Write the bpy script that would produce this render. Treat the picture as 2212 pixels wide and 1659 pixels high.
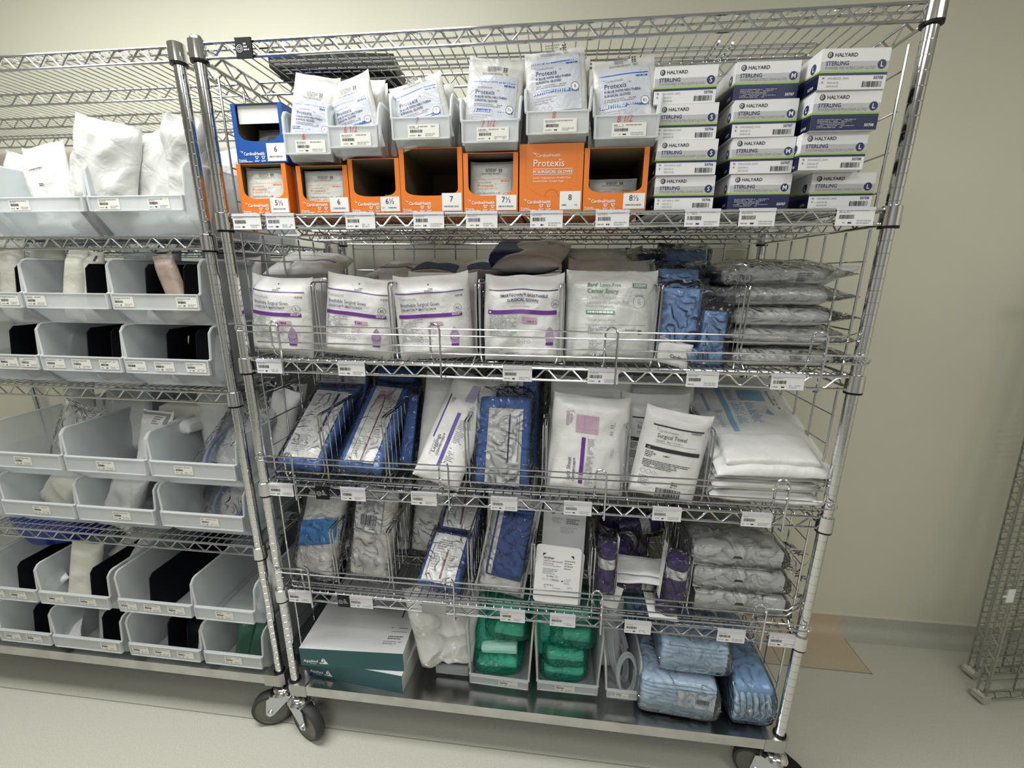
import bpy, bmesh, math, random
from mathutils import Vector, Matrix, noise

for o in list(bpy.data.objects):
    bpy.data.objects.remove(o)
SC = bpy.context.scene
COL = SC.collection
PI = math.pi

# ---------------------------------------------------------------- camera
CAMP = (0.8184, -1.0154, 1.4983)
PAN, TILT, ROLL, FPX = 0.11007, -0.25374, 0.005296, 917.2
cp, sp, ct, st, cr, sr = math.cos(PAN), math.sin(PAN), math.cos(TILT), math.sin(TILT), math.cos(ROLL), math.sin(ROLL)
fw = Vector((-sp * ct, cp * ct, st))
r0 = Vector((cp, sp, 0)); u0 = r0.cross(fw)
rt = cr * r0 + sr * u0; up = -sr * r0 + cr * u0
cam_data = bpy.data.cameras.new('camera')
cam = bpy.data.objects.new('camera', cam_data); COL.objects.link(cam)
cam_data.sensor_fit = 'HORIZONTAL'; cam_data.sensor_width = 36.0
cam_data.lens = FPX * 36.0 / 2212.0
cam_data.clip_start = 0.02; cam_data.clip_end = 50
M = Matrix.Identity(4)
for i in range(3):
    M[i][0] = rt[i]; M[i][1] = up[i]; M[i][2] = -fw[i]; M[i][3] = CAMP[i]
cam.matrix_world = M
SC.camera = cam

# ---------------------------------------------------------------- world, lights, exposure
w = bpy.data.worlds.new('world'); SC.world = w; w.use_nodes = True
w.node_tree.nodes['Background'].inputs[0].default_value = (0.9, 0.95, 1.0, 1)
w.node_tree.nodes['Background'].inputs[1].default_value = 0.25
SC.view_settings.view_transform = 'Standard'
SC.view_settings.look = 'None'
SC.view_settings.gamma = 1.0
SC.view_settings.use_curve_mapping = False
SC.view_settings.exposure = 0.0
SC.cycles.transparent_max_bounces = 14
SC.cycles.max_bounces = 6
SC.cycles.diffuse_bounces = 3
SC.cycles.glossy_bounces = 3
SC.cycles.transmission_bounces = 3
SC.cycles.caustics_reflective = False
SC.cycles.caustics_refractive = False
SC.cycles.adaptive_threshold = 0.03

CEIL_Z = 2.75
LAMPS = [(-0.40, -0.40, 1.70, 0.60, 47.0), (2.2, -1.4, 1.20, 0.50, 15.0), (0.4, -2.1, 1.20, 0.60, 24.0)]  # x, y, size x, size y, watts
for k, (lx, ly, sx, sy, e) in enumerate(LAMPS):
    ld = bpy.data.lights.new('ceiling_panel_light', 'AREA'); ld.shape = 'RECTANGLE'
    ld.size = sx; ld.size_y = sy; ld.energy = e; ld.color = (1.0, 1.0, 0.955)
    lo = bpy.data.objects.new('ceiling_panel_light', ld); COL.objects.link(lo)
    lo.location = (lx, ly, CEIL_Z - 0.035)
# ---------------------------------------------------------------- materials
def newmat(name):
    m = bpy.data.materials.new(name); m.use_nodes = True
    nt = m.node_tree; b = nt.nodes['Principled BSDF']
    return m, nt, b

def bump(nt, b, scale, strength, detail=3, dist=0.002, kind='noise', distort=0.0, coord='Object'):
    tc = nt.nodes.new('ShaderNodeTexCoord')
    if kind == 'noise':
        t = nt.nodes.new('ShaderNodeTexNoise'); t.inputs['Scale'].default_value = scale
        t.inputs['Detail'].default_value = detail; t.inputs['Distortion'].default_value = distort
        out = t.outputs[0]
    else:
        n0 = nt.nodes.new('ShaderNodeTexNoise'); n0.inputs['Scale'].default_value = scale * 0.6
        mx = nt.nodes.new('ShaderNodeVectorMath'); mx.operation = 'MULTIPLY_ADD'
        mx.inputs[1].default_value = (0.05, 0.05, 0.05)
        nt.links.new(tc.outputs[coord], n0.inputs['Vector'])
        nt.links.new(n0.outputs['Color'], mx.inputs[0]); nt.links.new(tc.outputs[coord], mx.inputs[2])
        t = nt.nodes.new('ShaderNodeTexVoronoi'); t.feature = 'F1'; t.inputs['Scale'].default_value = scale
        nt.links.new(mx.outputs[0], t.inputs['Vector'])
        out = t.outputs[0]
    if kind == 'noise':
        nt.links.new(tc.outputs[coord], t.inputs['Vector'])
    bp = nt.nodes.new('ShaderNodeBump'); bp.inputs['Strength'].default_value = strength
    bp.inputs['Distance'].default_value = dist
    nt.links.new(out, bp.inputs['Height'])
    if b is not None:
        nt.links.new(bp.outputs[0], b.inputs['Normal'])
    return bp

_pm = {}
def plain(name, col, rough=0.5, metal=0.0, spec=0.5):
    if name in _pm: return _pm[name]
    m, nt, b = newmat(name)
    b.inputs['Base Color'].default_value = (*col, 1)
    b.inputs['Roughness'].default_value = rough; b.inputs['Metallic'].default_value = metal
    b.inputs['Specular IOR Level'].default_value = spec
    _pm[name] = m
    return m

def mottled(name, c1, c2, scale, rough, bs=0.0, bscale=200, detail=4, metal=0.0):
    m, nt, b = newmat(name)
    tc = nt.nodes.new('ShaderNodeTexCoord'); n = nt.nodes.new('ShaderNodeTexNoise')
    n.inputs['Scale'].default_value = scale; n.inputs['Detail'].default_value = detail
    r = nt.nodes.new('ShaderNodeValToRGB')
    r.color_ramp.elements[0].position = 0.35; r.color_ramp.elements[1].position = 0.65
    r.color_ramp.elements[0].color = (*c1, 1); r.color_ramp.elements[1].color = (*c2, 1)
    nt.links.new(tc.outputs['Object'], n.inputs['Vector']); nt.links.new(n.outputs[0], r.inputs[0])
    nt.links.new(r.outputs[0], b.inputs['Base Color'])
    b.inputs['Roughness'].default_value = rough; b.inputs['Metallic'].default_value = metal
    if bs: bump(nt, b, bscale, bs)
    return m

def paper(name, col, rough=0.38, bs=0.35, bscale=26, trans=0.0):
    """crinkled pouch stock"""
    m, nt, b = newmat(name)
    b.inputs['Base Color'].default_value = (*col, 1); b.inputs['Roughness'].default_value = rough
    bump(nt, b, bscale, bs, detail=3, dist=0.009, distort=0.9)
    return m

def film(name, tint=(1, 1, 1), haze=0.02, gloss=0.27, rough=0.06, scale=30, bs=1.0, hcol=None):
    """thin clear plastic film with sharp creases"""
    m = bpy.data.materials.new(name); m.use_nodes = True; nt = m.node_tree
    for n in list(nt.nodes): nt.nodes.remove(n)
    out = nt.nodes.new('ShaderNodeOutputMaterial')
    tr = nt.nodes.new('ShaderNodeBsdfTransparent'); tr.inputs[0].default_value = (*tint, 1)
    gl = nt.nodes.new('ShaderNodeBsdfGlossy'); gl.inputs['Roughness'].default_value = rough
    gl.inputs[0].default_value = (1, 1, 1, 1)
    df = nt.nodes.new('ShaderNodeBsdfDiffuse'); df.inputs[0].default_value = (*hcol, 1) if hcol else (0.85 * tint[0], 0.85 * tint[1], 0.85 * tint[2], 1)
    bp = bump(nt, None, scale * .55, bs, detail=1.5, dist=0.010, distort=1.6)
    if bs:   # sharp crease lines along the zero set of the noise
        src = bp.inputs['Height'].links[0].from_socket
        prev = src
        for op, v in (('MULTIPLY_ADD', (2.0, -1.0)), ('ABSOLUTE', ()), ('SUBTRACT', None), ('POWER', (7.0,))):
            mt = nt.nodes.new('ShaderNodeMath'); mt.operation = op
            if op == 'SUBTRACT': mt.inputs[0].default_value = 1.0; nt.links.new(prev, mt.inputs[1])
            else:
                nt.links.new(prev, mt.inputs[0])
                for i_, q in enumerate(v): mt.inputs[i_ + 1].default_value = q
            prev = mt.outputs[0]
        ad = nt.nodes.new('ShaderNodeMath'); ad.operation = 'MULTIPLY_ADD'; ad.inputs[1].default_value = 0.35
        nt.links.new(prev, ad.inputs[0]); nt.links.new(src, ad.inputs[2]); nt.links.new(ad.outputs[0], bp.inputs['Height'])
    lw = nt.nodes.new('ShaderNodeLayerWeight'); lw.inputs[0].default_value = gloss
    for n in (gl, df, lw): nt.links.new(bp.outputs[0], n.inputs['Normal'])
    m1 = nt.nodes.new('ShaderNodeMixShader'); m1.inputs[0].default_value = haze
    m2 = nt.nodes.new('ShaderNodeMixShader')
    nt.links.new(tr.outputs[0], m1.inputs[1]); nt.links.new(df.outputs[0], m1.inputs[2])
    nt.links.new(lw.outputs['Fresnel'], m2.inputs[0])
    nt.links.new(m1.outputs[0], m2.inputs[1]); nt.links.new(gl.outputs[0], m2.inputs[2])
    nt.links.new(m2.outputs[0], out.inputs[0])
    return m

def milky(name, col, fac, rough=0.3, tcol=(0.9, 0.93, 0.95)):
    """translucent moulded plastic"""
    m = bpy.data.materials.new(name); m.use_nodes = True; nt = m.node_tree
    b = nt.nodes['Principled BSDF']; out = nt.nodes['Material Output']
    b.inputs['Base Color'].default_value = (*col, 1); b.inputs['Roughness'].default_value = rough
    tl = nt.nodes.new('ShaderNodeBsdfTranslucent'); tl.inputs[0].default_value = (*col, 1)
    mx0 = nt.nodes.new('ShaderNodeMixShader'); mx0.inputs[0].default_value = 0.35
    tr = nt.nodes.new('ShaderNodeBsdfTransparent'); tr.inputs[0].default_value = (*tcol, 1)
    mx = nt.nodes.new('ShaderNodeMixShader'); mx.inputs[0].default_value = fac
    bump(nt, b, 9, 0.25, dist=0.004)
    nt.links.new(b.outputs[0], mx0.inputs[1]); nt.links.new(tl.outputs[0], mx0.inputs[2])
    nt.links.new(tr.outputs[0], mx.inputs[1]); nt.links.new(mx0.outputs[0], mx.inputs[2])
    nt.links.new(mx.outputs[0], out.inputs[0])
    return m

WALL = mottled('cream_wall_paint', (0.715, 0.695, 0.575), (0.735, 0.715, 0.595), 3.0, 0.55, 0.12, 420)
FLOOR = mottled('speckled_sheet_vinyl', (0.57, 0.56, 0.49), (0.67, 0.66, 0.585), 260, 0.42, 0.05, 300)
FLOORTAN = mottled('tan_sheet_vinyl', (0.56, 0.46, 0.33), (0.64, 0.53, 0.39), 260, 0.42)
COVE = mottled('cove_vinyl', (0.46, 0.46, 0.41), (0.54, 0.54, 0.48), 260, 0.42)
CHROME = plain('chrome_wire', (0.60, 0.61, 0.64), 0.16, 1.0)
CHROME2 = plain('chrome_post', (0.72, 0.72, 0.74), 0.09, 1.0)
DULLCHROME = plain('dull_wire', (0.42, 0.42, 0.40), 0.3, 1.0)
STEEL = mottled('galvanised_steel', (0.50, 0.50, 0.49), (0.62, 0.62, 0.61), 14, 0.22, metal=1.0)
BRUSHED = plain('brushed_bracket', (0.50, 0.49, 0.47), 0.32, 1.0)
BLACKP = plain('black_plastic', (0.006, 0.006, 0.007), 0.45, spec=0.25)
DIVBLK = plain('black_divider', (0.003, 0.0035, 0.006), 0.5, spec=0.15)
RUBBER = plain('dark_rubber', (0.035, 0.035, 0.035), 0.6)
WHEELC = plain('grey_wheel', (0.13, 0.13, 0.11), 0.5)
FORKM = plain('zinc_fork', (0.60, 0.63, 0.66), 0.28, 0.85)
LABELW = plain('label_paper', (0.80, 0.80, 0.82), 0.4)
HOLDER = plain('label_holder', (0.70, 0.69, 0.76), 0.25)
CARD = plain('bin_card', (0.76, 0.75, 0.70), 0.5)
INK = plain('ink_black', (0.03, 0.03, 0.035), 0.5)
INKG = plain('ink_grey', (0.28, 0.28, 0.30), 0.5)
INKL = plain('ink_light', (0.45, 0.45, 0.47), 0.5)
INKB = plain('ink_blue', (0.03, 0.12, 0.42), 0.4)
INKN = plain('ink_navy', (0.02, 0.03, 0.12), 0.4)
INKP = plain('ink_purple', (0.15, 0.035, 0.27), 0.4)
INKV = plain('ink_violet', (0.10, 0.06, 0.35), 0.4)
INKM = plain('ink_plum', (0.20, 0.05, 0.10), 0.4)
INKPK = plain('ink_mauve', (0.56, 0.38, 0.50), 0.4)
INKFIG = plain('ink_figure', (.42, .30, .48), .4)
INKO = plain('ink_orange', (0.72, 0.20, 0.03), 0.4)
INKRED = plain('ink_red', (0.75, 0.03, 0.06), 0.4)
INKGR = plain('ink_green', (0.12, 0.26, 0.17), 0.4)
INKSKY = plain('ink_skyblue', (0.25, 0.47, 0.72), 0.4)
LIME = plain('ink_lime', (0.36, 0.52, 0.10), 0.4)
GREYBAND = plain('ink_greyband', (0.50, 0.50, 0.52), 0.4)
NAVY = plain('box_navy', (0.016, 0.022, 0.085), 0.4)
BOXW = plain('box_white', (0.80, 0.80, 0.82), 0.4)
WHITE = plain('print_white', (0.85, 0.85, 0.85), 0.4)
ORANGE = plain('orange_carton', (0.78, 0.20, 0.022), 0.45)
BLUEC = plain('blue_carton', (0.012, 0.085, 0.36), 0.4)
KRAFT = plain('kraft_inside', (0.20, 0.15, 0.09), 0.8)
TEAL = plain('teal_card', (0.008, 0.085, 0.10), 0.4)
CARTW = plain('white_card', (0.76, 0.77, 0.77), 0.5)
PAPERW = paper('white_pouch', (0.74, 0.74, 0.735))
PAPERS = paper('smooth_pouch', (0.78, 0.78, 0.78), bs=0.32)
PAPERC = paper('cream_pouch', (0.72, 0.70, 0.62))
POUCHG = paper('grey_film_pouch', (0.66, 0.68, 0.66), rough=0.22, bs=0.6)
GLOVEP = paper('glove_pouch', (0.64, 0.64, 0.615), rough=0.32, bs=0.3)
GLOVEI = paper('glove_pouch_window', (0.55, 0.58, 0.65), rough=0.22, bs=0.35)
PLASTW = paper('white_poly', (0.60, 0.605, 0.59), rough=0.22, bs=0.8, bscale=16)
BROWNP = paper('brown_sponge_pouch', (0.40, 0.31, 0.26), rough=0.4)
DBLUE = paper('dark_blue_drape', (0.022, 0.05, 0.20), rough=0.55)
MBLUE = paper('mid_blue_drape', (0.045, 0.14, 0.46), rough=0.6, bs=0.3)
SURGB = paper('surgical_blue', (0.23, 0.40, 0.78), rough=0.45, bs=0.8, bscale=30)
TOWELB = paper('navy_towel', (0.035, 0.09, 0.33), rough=0.6)
LBLUE = paper('pale_blue_pad', (0.63, 0.75, 0.88), rough=0.6, bs=0.3)
LBLUE2 = paper('blue_pad', (0.30, 0.48, 0.74), rough=0.6, bs=0.3)
MINT = paper('mint_cloth', (0.48, 0.84, 0.75), rough=0.6, bs=0.3)
GREENB = paper('green_film_inside', (0.02, 0.32, 0.22), rough=0.12, bs=1.0, bscale=34)
DGREEN = paper('dark_green_pack', (0.03, 0.11, 0.07), rough=0.35)
BAND = paper('blue_band', (0.05, 0.27, 0.70), rough=0.35, bs=0.5)
PURPLE = paper('purple_roll', (0.035, 0.014, 0.13), rough=0.35, bs=0.3)
GAUZE = paper('white_gauze', (0.78, 0.78, 0.76), rough=0.8, bs=0.3)
FILM = film('clear_film')
FILMH = film('hazy_film', haze=0.15, gloss=0.28)
FILMG = film('green_film', tint=(0.55, 0.93, 0.82), haze=0.26, gloss=0.26, bs=1.0, hcol=(0.03, 0.42, 0.29))
FILMB = film('blue_film', tint=(0.90, 0.95, 1.0), haze=0.04, gloss=0.24)
BIN = milky('milky_bin', (0.86, 0.88, 0.88), 0.42)
BINF = milky('milky_bin_flange', (0.85, 0.87, 0.87), 0.66)
TUBE = milky('blue_tube', (0.55, 0.62, 0.85), 0.55, 0.15)
TUBEC = milky('clear_tube', (0.75, 0.78, 0.80), 0.45, 0.12)
BLUEBIN = plain('cobalt_plastic', (0.01, 0.03, 0.30), 0.3)

# ---------------------------------------------------------------- mesh building
class MB:
    def __init__(s): s.v = []; s.f = []; s.m = []; s.mats = []
    def mi(s, mat):
        if mat not in s.mats: s.mats.append(mat)
        return s.mats.index(mat)
    def add(s, verts, faces, mat, xf=None):
        b = len(s.v); k = s.mi(mat)
        s.v += [tuple(xf @ Vector(p)) for p in verts] if xf else [tuple(p) for p in verts]
        s.f += [tuple(b + i for i in f) for f in faces]; s.m += [k] * len(faces)
        return s
    def box(s, x0, y0, z0, x1, y1, z1, mat, xf=None):
        v = [(x, y, z) for z in (z0, z1) for y in (y0, y1) for x in (x0, x1)]
        return s.add(v, [(0, 2, 3, 1), (4, 5, 7, 6), (0, 1, 5, 4), (2, 6, 7, 3), (0, 4, 6, 2), (1, 3, 7, 5)], mat, xf)
    def tube(s, pts, r, mat, n=8, closed=False, xf=None):
        P = [Vector(p) for p in pts]; N = len(P); V = []; F = []
        pu = None
        for i, p in enumerate(P):
            if closed: t = P[(i + 1) % N] - P[i - 1]
            else: t = P[min(i + 1, N - 1)] - P[max(i - 1, 0)]
            t.normalize()
            if pu is None:
                a = Vector((0, 0, 1)) if abs(t.z) < 0.9 else Vector((1, 0, 0))
                u = t.cross(a).normalized()
            else:
                u = (pu - t * pu.dot(t)).normalized()
            pu = u; v = t.cross(u)
            rr = r[i] if isinstance(r, (list, tuple)) else r
            for k in range(n):
                a = 2 * PI * k / n
                V.append(p + u * (rr * math.cos(a)) + v * (rr * math.sin(a)))
        M_ = N if closed else N - 1
        for i in range(M_):
            j = (i + 1) % N
            for k in range(n):
                F.append((i * n + k, i * n + (k + 1) % n, j * n + (k + 1) % n, j * n + k))
        if not closed:
            F.append(tuple(range(n - 1, -1, -1))); F.append(tuple((N - 1) * n + k for k in range(n)))
        return s.add(V, F, mat, xf)
    def lathe(s, prof, mat, n=20, xf=None, cap=True):
        V = []; F = []
        for r, z in prof:
            for k in range(n):
                a = 2 * PI * k / n; V.append((r * math.cos(a), r * math.sin(a), z))
        for i in range(len(prof) - 1):
            for k in range(n):
                F.append((i * n + k, i * n + (k + 1) % n, (i + 1) * n + (k + 1) % n, (i + 1) * n + k))
        if cap:
            F.append(tuple(range(n - 1, -1, -1))); F.append(tuple((len(prof) - 1) * n + k for k in range(n)))
        return s.add(V, F, mat, xf)
    def prism(s, poly, y0, y1, mat, xf=None):
        """polygon in xz extruded along y"""
        n = len(poly)
        V = [(x, y0, z) for x, z in poly] + [(x, y1, z) for x, z in poly]
        F = [tuple(range(n)), tuple(range(2 * n - 1, n - 1, -1))] + [(i, n + i, n + (i + 1) % n, (i + 1) % n) for i in range(n)]
        return s.add(V, F, mat, xf)
    def build(s, name, parent=None, smooth=True, angle=40):
        me = bpy.data.meshes.new(name); me.from_pydata(s.v, [], s.f)
        for m in s.mats: me.materials.append(m)
        me.polygons.foreach_set('material_index', s.m)
        bm = bmesh.new(); bm.from_mesh(me); bmesh.ops.recalc_face_normals(bm, faces=bm.faces[:])
        if smooth:
            ca = math.radians(angle)
            for f in bm.faces: f.smooth = True
            for e in bm.edges:
                if len(e.link_faces) == 2 and e.calc_face_angle(0) > ca: e.smooth = False
        bm.to_mesh(me); bm.free(); me.update()
        o = bpy.data.objects.new(name, me); COL.objects.link(o)
        if parent: o.parent = parent
        return o

def empty(name, loc=(0, 0, 0), rot=None):
    o = bpy.data.objects.new(name, None); COL.objects.link(o); o.empty_display_size = 0.05
    if rot is not None: o.matrix_world = Matrix.Translation(loc) @ rot
    else: o.location = loc
    return o
def tag(o, label, cat, group=None, kind=None):
    o['label'] = label; o['category'] = cat
    if group: o['group'] = group
    if kind: o['kind'] = kind
    return o
def struct(o, label=None):
    o['kind'] = 'structure'
    if label: o['label'] = label; o['category'] = o.name.split('_')[0]
    return o
def copy_tree(o, parent=None):
    c = o.copy(); COL.objects.link(c)
    if parent: c.parent = parent
    for ch in o.children: copy_tree(ch, c)
    return c
def rotm(yaw=0, lean=0, roll=0):
    return Matrix.Rotation(math.radians(yaw), 4, 'Z') @ Matrix.Rotation(-math.radians(lean), 4, 'X') @ Matrix.Rotation(math.radians(roll), 4, 'Y')
def place(o, loc, yaw=0, lean=0, roll=0):
    o.matrix_world = Matrix.Translation(loc) @ rotm(yaw, lean, roll)
    return o

# ---------------------------------------------------------------- printed artwork
_tc = {}
def text_mesh(s, bold):
    k = (s, bold)
    if k in _tc: return _tc[k]
    cu = bpy.data.curves.new('t', 'FONT'); cu.body = s; cu.size = 1.0; cu.resolution_u = 2
    cu.offset = 0.016 if bold else 0.0
    ob = bpy.data.objects.new('t', cu); COL.objects.link(ob)
    dg = bpy.context.evaluated_depsgraph_get(); dg.update()
    me = bpy.data.meshes.new_from_object(ob.evaluated_get(dg))
    V = [(v.co.x, v.co.y) for v in me.vertices]; F = [tuple(p.vertices) for p in me.polygons]
    wd = max([v[0] for v in V], default=0)
    bpy.data.objects.remove(ob); bpy.data.curves.remove(cu); bpy.data.meshes.remove(me)
    _tc[k] = (V, F, wd)
    return _tc[k]

class Art:
    """flat print laid out in metres, x to the right, y up, then mapped onto a surface"""
    def __init__(s): s.it = []; s.lvl = 0
    def rect(s, x0, y0, x1, y1, mat, cell=0.0045, lvl=0, ang=0):
        nx = max(1, min(60, int(abs(x1 - x0) / cell + .99))); ny = max(1, min(60, int(abs(y1 - y0) / cell + .99)))
        V = [(x0 + (x1 - x0) * i / nx, y0 + (y1 - y0) * j / ny) for j in range(ny + 1) for i in range(nx + 1)]
        if ang:
            c, s_ = math.cos(ang), math.sin(ang); V = [(x0 + (x - x0) * c - (y - y0) * s_, y0 + (x - x0) * s_ + (y - y0) * c) for x, y in V]
        F = [(j * (nx + 1) + i, j * (nx + 1) + i + 1, (j + 1) * (nx + 1) + i + 1, (j + 1) * (nx + 1) + i) for j in range(ny) for i in range(nx)]
        s.it.append((V, F, mat, lvl)); return s
    def text(s, t, x, y, size, mat, al='l', bold=False, ang=0, lvl=2, sx=1.0, shear=0.0, fit=None):
        V, F, wd = text_mesh(t, bold)
        if fit: sx = fit / max(wd * size, 1e-6)
        ox = {'l': 0, 'c': -wd / 2, 'r': -wd}[al]
        c, s_ = math.cos(ang), math.sin(ang); o = []
        for a, b in V:
            a = (a + ox + shear * b) * size * sx; b = b * size
            o.append((x + a * c - b * s_, y + a * s_ + b * c))
        s.it.append((o, F, mat, lvl)); return s
    def poly(s, P, mat, lvl=1):
        s.it.append((list(P), [tuple(range(len(P)))], mat, lvl)); return s
    def disc(s, x, y, r, mat, n=20, lvl=1):
        return s.poly([(x + r * math.cos(2 * PI * k / n), y + r * math.sin(2 * PI * k / n)) for k in range(n)], mat, lvl)
    def ring(s, x, y, r, t, mat, n=20, lvl=1, a0=0, a1=2 * PI):
        V = []; F = []
        for k in range(n + 1):
            a = a0 + (a1 - a0) * k / n
            V += [(x + r * math.cos(a), y + r * math.sin(a)), (x + (r - t) * math.cos(a), y + (r - t) * math.sin(a))]
        F = [(2 * k, 2 * k + 2, 2 * k + 3, 2 * k + 1) for k in range(n)]
        s.it.append((V, F, mat, lvl)); return s
    def bars(s, x, y, w, h, mat, seed=1, lvl=1, vert=False):
        r = random.Random(seed); p = 0
        while p < 1:
            q = r.choice((.012, .02, .03, .04))
            if p + q > 1: break
            if vert: s.rect(x, y + p * h, x + w, y + (p + q) * h, mat, lvl=lvl)
            else: s.rect(x + p * w, y, x + (p + q) * w, y + h, mat, lvl=lvl)
            p += q + r.choice((.012, .018, .03))
        return s
    def micro(s, x, y, w, n, pitch, mat, seed=0, th=0.45, lvl=1, vert=False, fill=.9):
        """n rows of illegibly small print, drawn as broken strokes"""
        r = random.Random(seed)
        for k in range(n):
            p = 0; L = w * r.uniform(.6, 1) if k else w
            while p < L:
                q = min(L - p, r.uniform(.002, .009))
                if r.random() < fill:
                    if vert: s.rect(x + k * pitch, y + p, x + k * pitch + pitch * th, y + p + q, mat, lvl=lvl)
                    else: s.rect(x + p, y - k * pitch, x + p + q, y - k * pitch + pitch * th, mat, lvl=lvl)
                p += q + .0012
        return s
    def bird(s, x, y, z, mat, lvl=1):
        for P in ([(-1, .5), (-.2, .28), (.15, -.05), (-.1, .05)], [(-.85, .12), (-.1, .02), (.2, -.3), (-.1, -.12)], [(-.1, .1), (.55, .18), (.2, -.5)]):
            s.poly([(x + a * z, y + b * z) for a, b in P], mat, lvl)
        return s
    def spin(s, ang, ox, oy):
        c, s_ = math.cos(ang), math.sin(ang)
        s.it = [([(ox + a * c - b * s_, oy + a * s_ + b * c) for a, b in V], F, m, l) for V, F, m, l in s.it]
        return s
    def emit(s, mb, fn, step=0.00022, base=0.0004):
        """fn(x, y, offset) -> 3-D point"""
        for V, F, m, l in s.it:
            mb.add([fn(a, b, base + step * l) for a, b in V], F, m)

def face_map(origin, ux, uz, nrm):
    o, a, b, n = map(Vector, (origin, ux, uz, nrm))
    return lambda x, y, d: tuple(o + a * x + b * y + n * d)

# ---------------------------------------------------------------- soft goods
def ns(x, y, z): return noise.noise(Vector((x, y, z)))
def rid(x, y, z): return 1 - 2 * abs(noise.noise(Vector((x, y, z))))

def pillow(w, h, t, seed=0, crk=0.004, kx=3.0, px=.7, head=.2, foot=.1, bend=0.0, wob=.02, full=False, nu=26, nv=32,
           mat=None, art=None, back=None, sag=0.0, fold=0.0, fmin=0.0005, name=None, parent=None, taper=0.0, skirt=0.0, topwob=None, curl=0.0, ears=.03):
    """pouch standing on its lower edge: x across, z up, front towards -y.  head/foot: flat seal fractions"""
    tw = wob if topwob is None else topwob
    if art and nu == 26: nu, nv = 38, 46
    def S(u, v, side):
        a = max(-1, min(1, 2 * u / w)); b = max(0, min(1, v / h))
        prx = max(0.0, 1 - abs(a) ** kx) ** px
        if full: prz = max(0.0, 1 - abs(2 * b - 1) ** kx) ** px
        else:
            pf = min(1, b / foot) ** .5 if foot > 0 else 1
            q = min(1.0, (1 - b) / max(head, 1e-3)); prz = pf * q * q * (3 - 2 * q)
            prz *= 1 + sag * (0.5 - b)
        d = t / 2 * prx * prz
        c1 = rid(u * 7 + seed * 3.1, v * 6 + seed, seed * .7) * .6 + rid(u * 15 - v * 9, v * 12 + u * 8 + seed, 4.2) * .4
        c2 = ns(u * 26 + seed, v * 22, seed * 1.3)
        n = crk * (c1 * 1.1 + c2 * .45) * (.25 + .75 * min(prx, 1)) 
        mid = bend * max(0, b - .5) ** 2 * h * 4 + curl * max(0, b - (1 - head)) ** 2 / max(head, .01) ** 2 * (1 + ns(u * 9, seed, 2)) + crk * 1.2 * ns(u * 8, v * 5, seed + 9) * (1 if not full else .3)
        if fold: mid += fold * math.sin(u * 40 + seed) * b * .5
        wd = 1 - taper * b + wob * ns(v * 9, seed, side * 0) * 2
        x = u * wd + skirt * 0
        z = v + tw * h * ns(u * 10, seed * 2.2, 3) * b * 1.2 + (0 if full else ears * h * (abs(a) ** 5) * b ** 3 * (1 + .9 * ns(seed, 1 if a > 0 else 5, 7)))
        y = mid + (-(d + fmin) - n if side < 0 else (d + fmin) - n * .6)
        return (x, y, z)
    mb = MB(); V = []; F = []
    for side in (-1, 1):
        for j in range(nv + 1):
            for i in range(nu + 1):
                a = -1 + 2 * i / nu; b = j / nv
                if full: a = math.sin(a * PI / 2) * .6 + a * .4; b = .5 + .5 * (math.sin((2 * b - 1) * PI / 2) * .6 + (2 * b - 1) * .4)
                V.append(S(a * w / 2, b * h, side))
    K = (nu + 1) * (nv + 1)
    for sd in (0, 1):
        for j in range(nv):
            for i in range(nu):
                q = (sd * K + j * (nu + 1) + i, sd * K + j * (nu + 1) + i + 1, sd * K + (j + 1) * (nu + 1) + i + 1, sd * K + (j + 1) * (nu + 1) + i)
                F.append(q if sd == 0 else q[::-1])
    per = [i for i in range(nu + 1)] + [(j) * (nu + 1) + nu for j in range(1, nv + 1)] + [nv * (nu + 1) + i for i in range(nu - 1, -1, -1)] + [j * (nu + 1) for j in range(nv - 1, 0, -1)]
    for k in range(len(per)):
        a, b = per[k], per[(k + 1) % len(per)]
        F.append((b, a, K + a, K + b))
    mb.add(V, F, mat or PAPERW)
    if art:
        def fn(x, y, d):
            p = S(x, y, -1); return (p[0], p[1] - d * 1.6 - .0007, p[2])
        art.emit(mb, fn)
    if back:
        def fb(x, y, d):
            p = S(x, y, 1); return (p[0], p[1] + d * 1.6 + .0003, p[2])
        back.emit(mb, fb)
    o = mb.build(name or 'pouch', parent, angle=60)
    o['_h'] = h
    return o

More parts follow.
